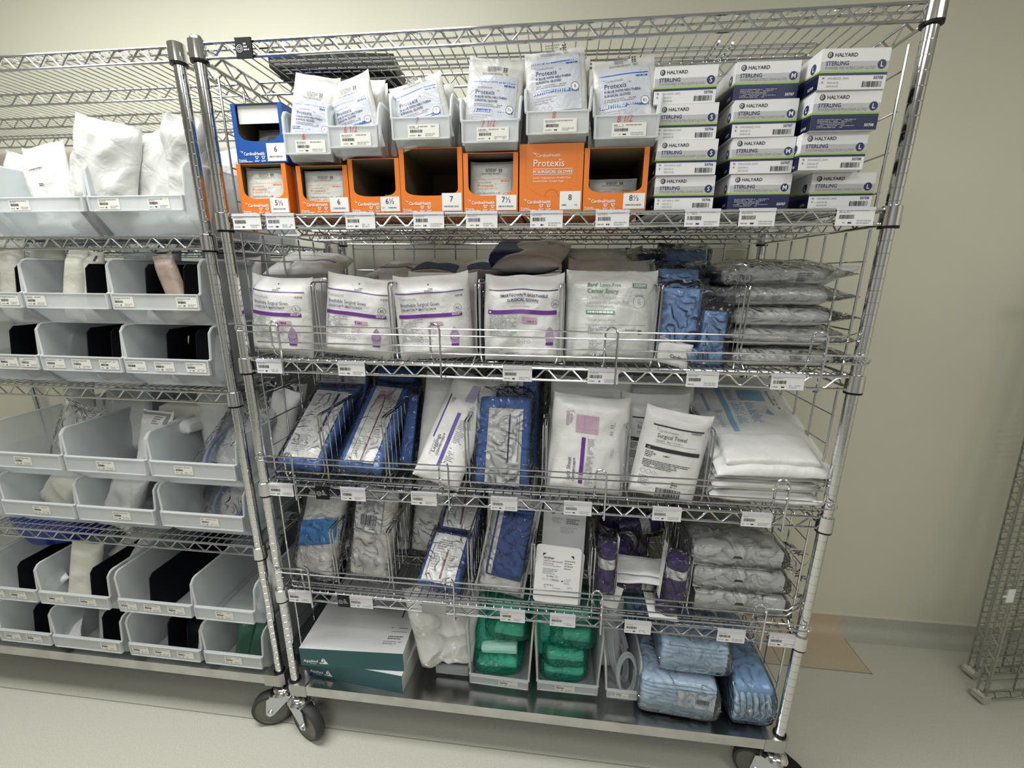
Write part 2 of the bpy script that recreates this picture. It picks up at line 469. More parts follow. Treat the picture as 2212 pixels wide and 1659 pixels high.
def layered(w, d, h, layers, seed, mat, name, parent=None, soft=.012, amp=.0025, art=None, nx=20, ny=16, nz=None, artside='front'):
    """folded textile block: x across, y depth, z up, corner-rounded with visible layers on the sides"""
    nz = nz or layers * 4
    mb = MB()
    def P(a, b, c):  # a,b in [-1,1], c in [0,1]
        x = a * w / 2; y = b * d / 2; z = c * h
        e = max(abs(a), abs(b))
        lay = abs(math.sin(c * layers * PI)) ** .5
        k = 1 - amp * 8 * (1 - lay) * (e ** 6)
        cr_ = soft
        ez = min(c, 1 - c) * h
        ins = max(0, cr_ - ez); ins = cr_ - math.sqrt(max(0, cr_ * cr_ - ins * ins))
        x *= k * (1 - ins / (w / 2)); y *= k * (1 - ins / (d / 2))
        cor = max(0, abs(a) + abs(b) - 1.75) * .12
        x *= 1 - cor; y *= 1 - cor
        n = ns(x * 9 + seed, y * 9, z * 14 + seed)
        z += h * .05 * n * c
        x += amp * 1.2 * ns(seed, y * 12, z * 60); y += amp * 1.2 * ns(x * 12, seed, z * 60)
        return (x, y, z)
    def grid(fn, nu, nv, flip=False):
        V = [fn(i / nu, j / nv) for j in range(nv + 1) for i in range(nu + 1)]
        F = [(j * (nu + 1) + i, j * (nu + 1) + i + 1, (j + 1) * (nu + 1) + i + 1, (j + 1) * (nu + 1) + i) for j in range(nv) for i in range(nu)]
        mb.add(V, F, mat)
    grid(lambda u, v: P(2 * u - 1, -1, v), nx, nz); grid(lambda u, v: P(2 * u - 1, 1, v), nx, nz)
    grid(lambda u, v: P(-1, 2 * u - 1, v), ny, nz); grid(lambda u, v: P(1, 2 * u - 1, v), ny, nz)
    grid(lambda u, v: P(2 * u - 1, 2 * v - 1, 1), nx, ny); grid(lambda u, v: P(2 * u - 1, 2 * v - 1, 0), nx, ny)
    if art:
        if artside == 'front':
            art.emit(mb, lambda x, y, dd: (P(2 * x / w, -1, y / h)[0], P(2 * x / w, -1, y / h)[1] - dd - .0012, P(2 * x / w, -1, y / h)[2]))
        else:
            art.emit(mb, lambda x, y, dd: (P(2 * x / w, 2 * y / d, 1)[0], P(2 * x / w, 2 * y / d, 1)[1], P(2 * x / w, 2 * y / d, 1)[2] + dd + .0012))
    o = mb.build(name, parent, angle=60)
    bm = bmesh.new(); bm.from_mesh(o.data); bmesh.ops.remove_doubles(bm, verts=bm.verts[:], dist=.00005); bm.to_mesh(o.data); bm.free()
    return o
# ---------------------------------------------------------------- the room
WY = 0.66; XL, XR, YF = -3.0, 3.3, -3.2
def slab_obj(name, x0, y0, z0, x1, y1, z1, mat):
    return struct(MB().box(x0, y0, z0, x1, y1, z1, mat).build(name, smooth=False))
slab_obj('floor', XL, YF, -0.05, XR, WY, 0, FLOOR)
slab_obj('ceiling', XL, YF, CEIL_Z, XR, WY + .1, CEIL_Z + .05, plain('ceiling_white', (0.75, 0.74, 0.70), 0.8))
slab_obj('wall_back', XL, WY, -0.05, XR, WY + .1, CEIL_Z, WALL)
GREYW = plain('grey_wall', (.40, .41, .43), .6)
slab_obj('wall_left', XL - .1, YF, -0.05, XL, WY, CEIL_Z, WALL)
slab_obj('wall_right', XR, YF, -0.05, XR + .1, WY, CEIL_Z, WALL)
slab_obj('wall_front', XL, YF - .1, -0.05, XR, YF, CEIL_Z, GREYW)
for k, (lx, ly, sx, sy, e) in enumerate(LAMPS):
    f = MB().box(lx - sx / 2 - .03, ly - sy / 2 - .03, CEIL_Z - .03, lx + sx / 2 + .03, ly + sy / 2 + .03, CEIL_Z - .001, plain('lamp_frame', (.8, .8, .8), .5)).build('ceiling_light', smooth=False)
    tag(f, ['long recessed ceiling light panel above the two racks', 'ceiling light panel near the right wall', 'ceiling light panel behind the camera'][k], 'ceiling light')
# coved skirting of sheet vinyl, with the tan repair patch
def cove(name, x0, x1, mat, dy=0.0):
    prof = [(WY - .001, .082), (WY - .004, .082), (WY - .004, .045)]
    for k in range(7):
        a = k / 6 * PI / 2
        prof.append((WY - .004 - .038 * (1 - math.cos(a)), .040 - .038 * math.sin(a)))
    prof.append((WY - .06, .0006)); prof.append((WY - .001, .0006))
    mb = MB(); V = [(x, y + dy, z) for x in (x0, x1) for y, z in prof]; n = len(prof)
    mb.add(V, [tuple(range(n)), tuple(range(2 * n - 1, n - 1, -1))] + [(i, (i + 1) % n, n + (i + 1) % n, n + i) for i in range(n)], mat)
    return struct(mb.build(name))
cove('baseboard_back', XL, XR, COVE)
pt = MB().box(1.15, .448, 0.0002, 2.068, WY - .05, .0012, FLOORTAN)
pt.box(1.15, .4465, 0.0004, 2.072, .4495, .0016, INKG); pt.box(2.067, .4465, .0004, 2.070, WY - .05, .0016, INKG)
struct(pt.build('floor_patch', smooth=False), 'tan vinyl repair patch in the floor behind the right rack post')
bpy.data.objects['floor_patch']['category'] = 'floor patch'
cove('trim_1', 1.15, 2.068, FLOORTAN, -.0015)
struct(MB().box(XL, WY - .006, .082, XR, WY, .089, plain('caulk', (.78, .76, .66), .5)).build('trim_2', smooth=False))
sm = MB().box(XL, -.0015, 0.0001, XR, .0015, .0005, plain('seam', (.30, .29, .25), .6))
struct(sm.build('trim_3', smooth=False))
bpy.data.objects['trim_3'].location = (0, .013, 0)

# ---------------------------------------------------------------- wire racks
POST_R = 0.0127
def post_mb(z0, z1, x, y):
    mb = MB(); prof = [(POST_R, z0)]; z = z0 + .0254
    while z < z1 - .01:
        prof += [(POST_R, z - .0011), (POST_R - .0012, z - .0004), (POST_R - .0012, z + .0004), (POST_R, z + .0011)]; z += .0254
    prof += [(POST_R, z1 - .004), (POST_R - .003, z1)]
    return mb.lathe(prof, CHROME2, 24, Matrix.Translation((x, y, 0)))
def collar_mb(x, y, zr):
    """tapered collar cast on the shelf corner, from ring height zr up to deck"""
    return MB().lathe([(.0165, zr), (.0190, zr), (.0178, zr + .038), (.0150, zr + .040)], CHROME2, 24, Matrix.Translation((x, y, 0)))
def zig(mb, p, q, ztop, zbot, n, r, mat):
    pts = []; P, Q = Vector(p), Vector(q)
    for k in range(n + 1):
        a = k / n; b = P.lerp(Q, a); zz = ztop if k % 2 else zbot
        d = (Q - P).normalized() * .004
        pts += [(b.x - d.x, b.y - d.y, zz), (b.x + d.x, b.y + d.y, zz)]
    mb.tube(pts, r, mat, 6)
def wire_shelf(parent, x0, x1, y0, y1, zr, mat=CHROME, pitch=.0254):
    """zr = height of the black ring; rails at zr+.004 and zr+.033"""
    zt, zb = zr + .033, zr + .004
    f = MB()
    for z in (zt, zb):
        for y in (y0, y1): f.tube([(x0 + .016, y, z), (x1 - .016, y, z)], .0033, mat, 8)
        for x in (x0, x1): f.tube([(x, y0 + .016, z), (x, y1 - .016, z)], .0033, mat, 8)
    nz_ = int((x1 - x0 - .06) / .031) | 1
    for y in (y0, y1): zig(f, (x0 + .035, y, 0), (x1 - .035, y, 0), zt - .003, zb + .003, nz_, .0021, mat)
    n2 = int((y1 - y0 - .08) / .031) | 1
    for x in (x0, x1): zig(f, (x, y0 + .04, 0), (x, y1 - .04, 0), zt - .003, zb + .003, n2, .0021, mat)
    fr = f.build('wire_shelf', parent)
    d = MB()
    n = int(round((x1 - x0 - .04) / pitch))
    for k in range(1, n):
        x = x0 + .02 + (x1 - x0 - .04) * k / n
        d.tube([(x, y0, zt - .004), (x, y0 + .006, zt + .0035), (x, y1 - .006, zt + .0035), (x, y1, zt - .004)], .0016, mat, 6)
    for y in (y0 + .03, y1 - .03): d.tube([(x0 + .004, y, zt - .0005), (x1 - .004, y, zt - .0005)], .0024, mat, 6)
    d.build('deck_wires', fr)
    t = MB()
    for fy in (.345, .655):
        y = y0 + (y1 - y0) * fy
        t.tube([(x0, y, zt - .001), (x1, y, zt - .001)], .0028, mat, 8); t.tube([(x0, y, zb), (x1, y, zb)], .0028, mat, 8)
        zig(t, (x0 + .02, y, 0), (x1 - .02, y, 0), zt - .004, zb + .003, nz_, .0018, mat)
    t.build('support_truss', fr)
    for x in (x0, x1):
        for y in (y0, y1):
            c = collar_mb(x, y, zr).build('collar', fr)
            r = MB().lathe([(.0135, zr - .005), (.0182, zr - .005), (.0186, zr), (.0135, zr)], BLACKP, 24, Matrix.Translation((x, y, 0)))
            r.build('sleeve_ring', fr)
    return fr
def caster(parent, x, y, ang, brake):
    """five inch swivel caster under the post at (x, y); trails towards ang (degrees)"""
    R = Matrix.Translation((x, y, 0)) @ Matrix.Rotation(math.radians(ang), 4, 'Z')
    ox = .040; zc = .0635
    f = MB()
    f.lathe([(.0075, .140), (.0075, .176)], FORKM, 16, R)                       # stem
    f.lathe([(.012, .126), (.030, .128), (.034, .134), (.030, .140), (.024, .146), (.012, .150)], CHROME2, 24, R)
    for s in (-1, 1):
        P = [(-.026, .128), (.030, .128), (.046, .118), (ox + .014, zc - .004), (ox + .004, zc - .016), (ox - .010, zc - .010), (-.012, .098), (-.026, .112)]
        f.prism(P, s * .0215 - .0015, s * .0215 + .0015, FORKM, R)
        f.lathe([(.002, s * .023), (.0085, s * .023), (.0085, s * .028), (.004, s * .030)], CHROME2, 12, R @ Matrix.Translation((ox, 0, zc)) @ Matrix.Rotation(-PI / 2, 4, 'X'))
    f.box(-.026, -.022, .124, .036, .022, .128, FORKM, R)
    fo = f.build('caster_fork', parent, angle=30)
    wr = R @ Matrix.Translation((ox, 0, zc)) @ Matrix.Rotation(PI / 2, 4, 'X')
    MB().lathe([(.052, -.016), (.059, -.0165), (.0628, -.012), (.0635, 0), (.0628, .012), (.059, .0165), (.052, .016)], RUBBER, 40, wr, cap=False).build('wheel_tread', fo)
    MB().lathe([(.006, -.015), (.050, -.013), (.0525, -.016), (.0525, .016), (.050, .013), (.006, .015)], WHEELC, 40, wr).build('wheel', fo, angle=25)
    if brake:
        b = MB()
        b.prism([(-.075, .112), (-.055, .124), (-.01, .142), (.030, .143), (.030, .135), (-.008, .134), (-.050, .114), (-.072, .104)], -.024, .024, BLACKP, R)
        b.prism([(-.085, .104), (-.078, .110), (-.040, .116), (-.040, .112), (-.076, .103), (-.096, .084), (-.100, .086)], -.018, .018, CHROME2, R)
        b.build('brake_pedal', fo, angle=30)
def grid_panel(parent, name, plane, c, a0, a1, z0, z1, mat=CHROME, pitch=.0765, rh=.0018, rv=.0026):
    mb = MB(); n = int((a1 - a0) / pitch)
    def pt(a, z, off=0): return (c + off, a, z) if plane == 'x' else (a, c + off, z)
    for k in range(n + 1):
        a = a0 + (a1 - a0) * k / n; mb.tube([pt(a, z0), pt(a, z1)], rv, mat, 6)
    z = z0 + .03
    while z < z1: 
        mb.tube([pt(a0, z, .0035), pt(a1, z, .0035)], rh, mat, 6); z += .0762
    return mb.build(name, parent)
def ledge(parent, x0, x1, zd, loops, y=-.019):
    """front ledge: two long hairpins of wire and the clips that hook it on the rails"""
    mb = MB(); r = .0021
    for za, zb_, xa, xb in ((.090, .074, x0, x1 - .02), (.048, .030, x0 + .055, x1)):
        if za > .06:
            mb.tube([(xb + .02, y + .055, zd + za + .004), (xb, y + .03, zd + za + .004), (xb - .045, y, zd + za), (xa + .006, y, zd + za), (xa + .001, y, zd + za - .003), (xa - .001, y, zd + (za + zb_) / 2), (xa + .001, y, zd + zb_ + .003), (xa + .006, y, zd + zb_),
                     (xb - .045, y, zd + zb_), (xb, y + .03, zd + zb_ + .004), (xb + .02, y + .055, zd + zb_ + .004)], r, CHROME, 8)
        else:
            mb.tube([(xa - .02, y + .03, zd + za - .004), (xa, y, zd + za), (xb - .006, y, zd + za), (xb - .001, y, zd + za - .003), (xb + .001, y, zd + (za + zb_) / 2), (xb - .001, y, zd + zb_ + .003), (xb - .006, y, zd + zb_), (xa, y, zd + zb_), (xa - .03, y + .03, zd + zb_ - .002)], r, CHROME, 8)
    for x in loops:
        mb.tube([(x - .014, y + .036, zd + .002), (x - .014, y + .012, zd + .020), (x - .014, y + .0055, zd + .040), (x - .014, y + .0045, zd + .086), (x - .011, y + .003, zd + .096), (x - .004, y + .002, zd + .101), (x + .003, y, zd + .101), (x + .010, y - .001, zd + .096), (x + .013, y - .0043, zd + .086), (x + .013, y - .0043, zd - .036), (x + .013, y + .012, zd - .038)], .0026, CHROME, 8)
    return mb.build('shelf_ledge', parent)
def badge(parent, x, y, zd):
    mb = MB(); mb.box(x - .019, y - .009, zd - .036, x + .019, y - .005, zd + .003, BLACKP)
    a = Art(); a.ring(.010, .018, .0075, .0012, INKL); a.ring(.010, .018, .0045, .0010, INKL); a.rect(.006, .0175, .014, .0187, INKL)
    a.micro(.0195, .025, .015, 3, .0055, INKL, 5, th=.55)
    a.emit(mb, face_map((x - .019, y - .009, zd - .036), (1, 0, 0), (0, 0, 1), (0, -1, 0)))
    return mb.build('maker_badge', parent, smooth=False)
def base_tray(parent, x0, x1, y0, y1, zt):
    mb = MB()
    mb.box(x0 + .03, y0 - .012, zt - .006, x1 - .03, y1 + .012, zt - .003, STEEL)
    mb.box(x0 + .03, y0 - .019, zt - .036, x1 - .03, y0 - .013, zt, STEEL); mb.box(x0 + .03, y1 + .013, zt - .036, x1 - .03, y1 + .019, zt, STEEL)
    mb.box(x0 - .019, y0 + .03, zt - .036, x0 - .013, y1 - .03, zt, STEEL); mb.box(x1 + .013, y0 + .03, zt - .036, x1 + .019, y1 - .03, zt, STEEL)
    mb.box(x0 - .012, y0 + .03, zt - .006, x0 + .03, y1 - .03, zt - .003, STEEL); mb.box(x1 - .03, y0 + .03, zt - .006, x1 + .012, y1 - .03, zt - .003, STEEL)
    b = mb.build('base_tray', parent, smooth=False)
    for x, sx in ((x0, 1), (x1, -1)):
        for y, sy in ((y0, 1), (y1, -1)):
            c = .012
            P = [(-.021, -.021 + c), (-.021 + c, -.021), (.045, -.021), (.045, .012), (.012, .045), (-.021, .045)]
            V = [(x + a * sx, y + q * sy, z) for z in (zt - .041, zt + .004) for a, q in P]; n = 6
            MB().add(V, [tuple(range(n)), tuple(range(n, 2 * n))] + [(i, (i + 1) % n, n + (i + 1) % n, n + i) for i in range(n)], BRUSHED).build('corner_bracket', b, smooth=False)
            MB().lathe([(.0135, zt + .003), (.0175, zt + .003), (.0175, zt + .007), (.0135, zt + .007)], BLACKP, 24, Matrix.Translation((x, y, 0))).build('sleeve_ring', b)
    return b

RW, RD = 1.4895, .575
ZR = [1.955, 1.598, 1.2425, .8846, .5267]
ZD = [z + .0365 for z in ZR]     # deck surfaces
ZB = .211                        # base tray lip
def make_rack(name, x0, x1, y0, y1, rings, zb, ztop):
    t = empty(name, (x0, y0, 0))
    # keep children in world coordinates
    return t
rack = empty('wire_shelving_rack')
tag(rack, 'chrome wire shelving rack on casters, the wide right-hand one with front ledges', 'shelving rack')
for x in (0, RW):
    for y in (0, RD): post_mb(.172, 2.003, x, y).build('post', rack)
for z in ZR: wire_shelf(rack, 0, RW, 0, RD, z)
base_tray(rack, 0, RW, 0, RD, ZB)
caster(rack, 0, 0, -22, False); caster(rack, RW, 0, 150, True); caster(rack, 0, RD, 20, False); caster(rack, RW, RD, 30, False)
for zz0, zz1 in ((1.67, 1.945), (1.30, 1.60), (.94, 1.245), (.59, .887), (.26, .53)):
    grid_panel(rack, 'side_grid', 'x', .004, .045, RD - .04, zz0 - .03, zz1 - .004)
    grid_panel(rack, 'side_grid', 'x', RW - .004, .045, RD - .04, zz0 - .03, zz1 - .004)
grid_panel(rack, 'back_grid', 'y', RD + .004, .04, RW - .04, .26, 1.62)
for zd, L in ((ZD[2], (.105, .52, .94, 1.389)), (ZD[3], (.094, .529, .936, 1.368)), (ZD[4], (.098, .533, .947, 1.368))):
    ledge(rack, 0.000, RW + .008, zd, L)
badge(rack, .115, 0, ZD[0] - .003); badge(rack, .175, 0, ZD[3] - .002); badge(rack, .203, 0, ZD[4] - .002)

LX, LY = -.0731, .0258
LR = [1.964, 1.552, 1.140, .650]
LD_ = [z + .0365 for z in LR]
LB = .207
lrack = empty('wire_shelving_rack')
tag(lrack, 'chrome wire shelving rack on casters at the left, full of milky plastic bins', 'shelving rack')
LX0 = LX - 1.4895
for x in (LX0, LX):
    for y in (LY, LY + RD): post_mb(.172, 1.995, x, y).build('post', lrack)
for z in LR: wire_shelf(lrack, LX0, LX, LY, LY + RD, z)
base_tray(lrack, LX0, LX, LY, LY + RD, LB)
caster(lrack, LX, LY, 196, True); caster(lrack, LX, LY + RD, 160, False); caster(lrack, LX0, LY, 170, False); caster(lrack, LX0, LY + RD, 10, False)

# loose ledge stored on top of the right rack, and the black tray beside it
sl = MB(); zt = ZD[0] + .003
for k, y in enumerate((.105, .122, .150, .168)):
    sl.tube([(.10, y, zt), (1.36, y + .045, zt)], .0021, CHROME, 6)
sl.tube([(1.36, .150, zt), (1.372, .158, zt), (1.36, .167, zt)], .0021, CHROME, 6); sl.tube([(1.36, .195, zt), (1.372, .204, zt), (1.36, .213, zt)], .0021, CHROME, 6)
for x in (.26, .80, 1.15):
    sl.tube([(x, .09 + x * .035, zt + .005), (x, .24 + x * .035, zt + .005), (x + .006, .262 + x * .035, zt + .005), (x + .016, .268 + x * .035, zt + .005), (x + .026, .262 + x * .035, zt + .005), (x + .032, .24 + x * .035, zt + .005), (x + .032, .10 + x * .035, zt + .005)], .0026, CHROME, 8)
tag(sl.build('spare_shelf_ledge'), 'spare wire ledge lying flat on the top shelf of the right rack', 'wire ledge')
bt = MB(); R_ = Matrix.Translation((.205, .335, ZD[0] + .0035)) @ Matrix.Rotation(math.radians(8), 4, 'Z')
bt.box(-.155, -.18, 0, .155, .18, .004, BLACKP, R_); bt.box(-.155, -.18, .004, -.150, .18, .035, BLACKP, R_); bt.box(.150, -.18, .004, .155, .18, .035, BLACKP, R_)
bt.box(-.150, -.18, .004, .150, -.175, .035, BLACKP, R_); bt.box(-.150, .175, .004, .150, .18, .035, BLACKP, R_)
for k in range(5): bt.box(-.13, -.15 + k * .07, -.0015, .13, -.147 + k * .07, 0, BLACKP, R_)
bt.box(.02, -.10, -.0012, .10, -.075, -.0002, INKRED, R_)
tag(bt.build('storage_tray', smooth=False), 'black plastic tray with a red mark on top of the right rack', 'tray')

# spare shelves standing on end against the wall at the right
def standing_shelf(x, y, lean, yaw, label, tagit):
    o = empty('wire_shelf_panel'); tag(o, label, 'wire shelf', 'spare wire shelves leaning on the wall')
    wire_shelf_o = wire_shelf(o, 0, 1.49, 0, .42, 0, DULLCHROME)
    for c in list(wire_shelf_o.children):
        c.parent = o
        if c.name.startswith('sleeve_ring'): bpy.data.objects.remove(c)
    wire_shelf_o.name = 'shelf_frame'
    if tagit:
        mb = MB(); mb.box(.405, -.030, .0, .455, -.004, .003, LABELW); mb.box(.425, -.045, .001, .432, -.03, .002, LABELW); mb.build('label_clip', o, smooth=False)
    # long axis (x) -> up, short axis (y) -> +x, underside (-z) towards the viewer
    B = Matrix(((0, 1, 0, 0), (0, 0, 1, 0), (1, 0, 0, 0), (0, 0, 0, 1))) 
    o.matrix_world = Matrix.Translation((x, y, .019)) @ Matrix.Rotation(math.radians(yaw), 4, 'Z') @ Matrix.Rotation(-math.radians(lean), 4, 'X') @ B
    return o
standing_shelf(2.392, .362, 2.8, 10, 'spare wire shelf standing on end, the front one with a paper clip tag', True)
standing_shelf(2.450, .468, 3.2, 10, 'spare wire shelf standing on end behind the tagged one, nearest the wall', False)
# ---------------------------------------------------------------- labels and bins
def label_art(w, h, seed, a=None, k=1.0):
    a = a or Art()
    a.micro(w * .05, h * .80, w * .82, 1, h * .1, INKG, seed, th=.7); a.micro(w * .05, h * .70, w * .3, 1, h * .1, INKL, seed + 9, th=.6)
    a.bars(w * .07, h * .38, w * .40, h * .22, INK, seed)
    a.micro(w * .05, h * .14, w * .2, 1, h * .1, INKG, seed + 1, th=.6); a.micro(w * .32, h * .12, w * .10, 1, h * .1, INK, seed + 2, th=.9)
    a.micro(w * .55, h * .24, w * .38, 2, h * .13, INKL, seed + 3, th=.55)
    return a
def shelf_label(x, z, seed, what, blank=False, w=.072, y=-.0055):
    mb = MB(); h = .036
    mb.prism([(0, 0), (w, 0), (w, h), (0, h)], y - .0022, y - .0002, LABELW if not blank else milky_holder)
    mb.box(0, y - .0035, h - .0062, w, y - .0022, h, HOLDER if not blank else milky_holder)
    mb.box(0, y - .0035, 0, w, y - .0022, .0016, HOLDER if not blank else milky_holder)
    mb.box(0, y - .0002, h - .004, w, y + .006, h + .0006, HOLDER if not blank else milky_holder)
    if not blank: label_art(w, h, seed).emit(mb, face_map((0, y - .0022, 0), (1, 0, 0), (0, 0, 1), (0, -1, 0)), base=.0002, step=.0001)
    o = mb.build('shelf_label', smooth=False); o.location = (x - w / 2, 0, z - h / 2)
    tag(o, what, 'shelf label', 'barcode labels clipped to the shelf edges')
    return o
milky_holder = film('empty_holder', haze=.35, gloss=.3, bs=0.0)

def make_bin(name, W, D, H, cards, loc, label, group, fl=(.045, .082), dividers=(), mat=BIN, yaw=0, hop=.006, cardw=.060, cardh=.027, bevel=.045, scripts=None, cat='bin', slope=.0, tape=.012, cardz=None):
    """open-front stacking bin; origin at front centre of its foot"""
    o = empty(name, loc); o.rotation_euler.z = math.radians(yaw)
    tag(o, label, cat, group)
    f0, f1 = fl; tw = .0016; mb = MB()
    def hw(z): return W / 2 - tape * (1 - z / H)
    # side walls: profile in (y,z)
    prof = [(bevel, 0), (.004, f0), (.0, f0 + .003), (0, f1), (hop, f1 + .004), (hop + .004, H - .016), (hop + .014 + slope * .4, H - .003), (hop + .022 + slope, H), (D, H), (D, 0)]
    for s in (-1, 1):
        for dx in (0, -tw):
            mb.add([(s * (hw(z) + dx), y, z) for y, z in prof], [tuple(range(len(prof)))], mat)
        n = len(prof)
        V = [(s * hw(z), y, z) for y, z in prof] + [(s * (hw(z) - tw), y, z) for y, z in prof]
        mb.add(V, [(i, (i + 1) % n, n + (i + 1) % n, n + i) for i in range(n)], mat)
        rim = [(s * (hw(z) + .0015), y, z) for y, z in prof[3:9]]
        mb.tube(rim, .0032, BINF, 6)
    a = hw(0) - tw
    mb.box(-a, bevel, 0, a, D, .002, mat)
    mb.box(-hw(H * .5), D - .002, 0, hw(H * .5), D, H, mat)
    q0, q1 = hw(0) - tw, hw(f0) - tw
    mb.add([(-q0, bevel, 0), (q0, bevel, 0), (q1, .004, f0), (-q1, .004, f0), (-q0, bevel + .002, .002), (q0, bevel + .002, .002), (q1, .006, f0 + .001), (-q1, .006, f0 + .001)], [(0, 1, 2, 3), (4, 5, 6, 7)], mat)
    o_b = mb.build('bin_shell', o, angle=30)
    fb = MB(); q = hw((f0 + f1) / 2)
    fb.box(-q, -.0012, f0, q, .0012, f1, BINF); fb.box(-q, -.0042, f1 - .0012, q, .006, f1 + .0012, BINF); fb.box(-q, -.0042, f0 - .0012, q, .003, f0 + .0012, BINF)
    for s in (-1, 1): fb.box(s * q - .002, -.004, f0, s * q + .002, .004, f1, BINF)
    fb.build('label_flange', o, smooth=False)
    for k, cx in enumerate(cards):
        c = MB(); c.box(0, -.0022, 0, cardw, -.0014, cardh, CARD)
        label_art(cardw, cardh, k * 7 + int(abs(loc[0]) * 900)).emit(c, face_map((0, -.0022, 0), (1, 0, 0), (0, 0, 1), (0, -1, 0)), base=.0002, step=.0001)
        co = c.build('label_card', o, smooth=False); co.location = (cx - cardw / 2, 0, (f0 + f1) / 2 - cardh / 2 if cardz is None else cardz)
    if scripts:
        txt, sx, sz, ss = scripts
        a_ = Art(); a_.text(txt, sx, sz, ss, INKRED, shear=.25, ang=.05, sx=.8)
        m_ = MB(); a_.emit(m_, face_map((0, -.0016, 0), (1, 0, 0), (0, 0, 1), (0, -1, 0))); m_.build('handwritten_size', o, smooth=False)
    for k, (dx, y0, y1, hh) in enumerate(dividers):
        m_ = MB(); P = [(bevel + .006, .004), (.010, f0 + .008), (max(.012, y0 - .006), f1 + .004), (y0 + .004, hh - .012), (y0 + .016, hh), (y1, hh), (y1, .004)]
        V = [(dx + s, y, z) for s in (0, .003) for y, z in P]; n = 7
        m_.add(V, [tuple(range(n)), tuple(range(2 * n - 1, n - 1, -1))] + [(i, (i + 1) % n, n + (i + 1) % n, n + i) for i in range(n)], DIVBLK)
        m_.build('divider', o, smooth=False)
    return o

def soft(name, loc, w, h, t, label, cat, group=None, yaw=0, lean=0, roll=0, **kw):
    o = pillow(w, h, t, name=name, **kw); place(o, loc, yaw, lean, roll)
    return tag(o, label, cat, group)

# ================================================================ RIGHT RACK, row of gloves
Z1, Z2_, Z3, Z4 = ZD[1], ZD[2], ZD[3], ZD[4]
def glove_art(col, size, W, inner=True):
    """print on a surgical glove pouch, W wide, laid on the lower part"""
    a = Art(); s = W / .125
    def X(v): return (v - .0625) * s
    if inner: a.rect(X(.014), .012 * s, X(.111), .118 * s, GLOVEI if col is not INKO else GLOVEP, lvl=0)
    a.micro(X(.045), .137 * s, .028 * s, 3, .0042 * s, INKG, 3, th=.5)
    for i in range(7):
        for j in range(7):
            if (i * 5 + j * 3 + i * j) % 3: a.rect(X(.077 + i * .0016), (.127 + j * .0016) * s, X(.0785 + i * .0016), (.1285 + j * .0016) * s, INK)
    a.micro(X(.035), .122 * s, .055 * s, 1, .003, INKG, 4, th=.6)
    a.rect(X(.016), .103 * s, X(.108), .1055 * s, col)
    a.micro(X(.084), .097 * s, .022 * s, 1, .004, col, 6, th=.8)
    a.bird(X(.023), .096 * s, .003 * s, INKG); a.text('CardinalHealth', X(.026), .092 * s, .0055 * s, INKG)
    a.text('Protexis', X(.023), .080 * s, .0125 * s, INKN if col is not INKO else col)
    a.text('TM', X(.069), .087 * s, .0035 * s, INKN if col is not INKO else col)
    if col is INKO: a.text('PI SURGICAL GLOVES', X(.023), .072 * s, .0055 * s, col)
    else: a.text('PI BLUE WITH NEU-THERA', X(.023), .0725 * s, .0058 * s, INKN, bold=True); a.text('SURGICAL GLOVES', X(.023), .0655 * s, .0058 * s, INKN, bold=True)
    a.micro(X(.023), .0595 * s, .06 * s, 2, .0035 * s, INKG, 7, th=.5)
    a.rect(X(.014), .044 * s, X(.106), .051 * s, col)
    for k in range(3): a.rect(X(.017 + .005 * k), .0455 * s, X(.0195 + .005 * k), .0495 * s, WHITE, lvl=2)
    a.disc(X(.099), .053 * s, .0078 * s, WHITE, lvl=2); a.ring(X(.099), .053 * s, .0078 * s, .0007 * s, INKN, lvl=3)
    a.text(size, X(.099), .0505 * s, .0075 * s, INKN if col is not INKO else col, al='c', lvl=3, sx=.85)
    a.micro(X(.018), .038 * s, .045 * s, 3, .0045 * s, INKL, 8, th=.45)
    for k in range(3): a.ring(X(.022 + .013 * k), .018 * s, .004 * s, .0006, INKL)
    return a

GB = [('6', .236, 1.775, 1.768, 8, .145, 0), ('6 1/2', .350, 1.788, 1.775, -8, .150, 1), ('7', .505, 1.792, 1.77, -4, .152, 2), ('7 1/2', .656, 1.788, 1.77, 4, .150, 3), ('8', .800, 1.798, 1.776, 0, .152, 4), ('8 1/2', .943, 1.785, 1.77, 0, .150, 5)]
ordw = {'6': 'leftmost', '6 1/2': 'second', '7': 'third', '7 1/2': 'fourth', '8': 'fifth', '8 1/2': 'rightmost'}
words = {'6': 'size 6', '6 1/2': 'size 6 1/2', '7': 'size 7', '7 1/2': 'size 7 1/2', '8': 'size 8', '8 1/2': 'size 8 1/2'}
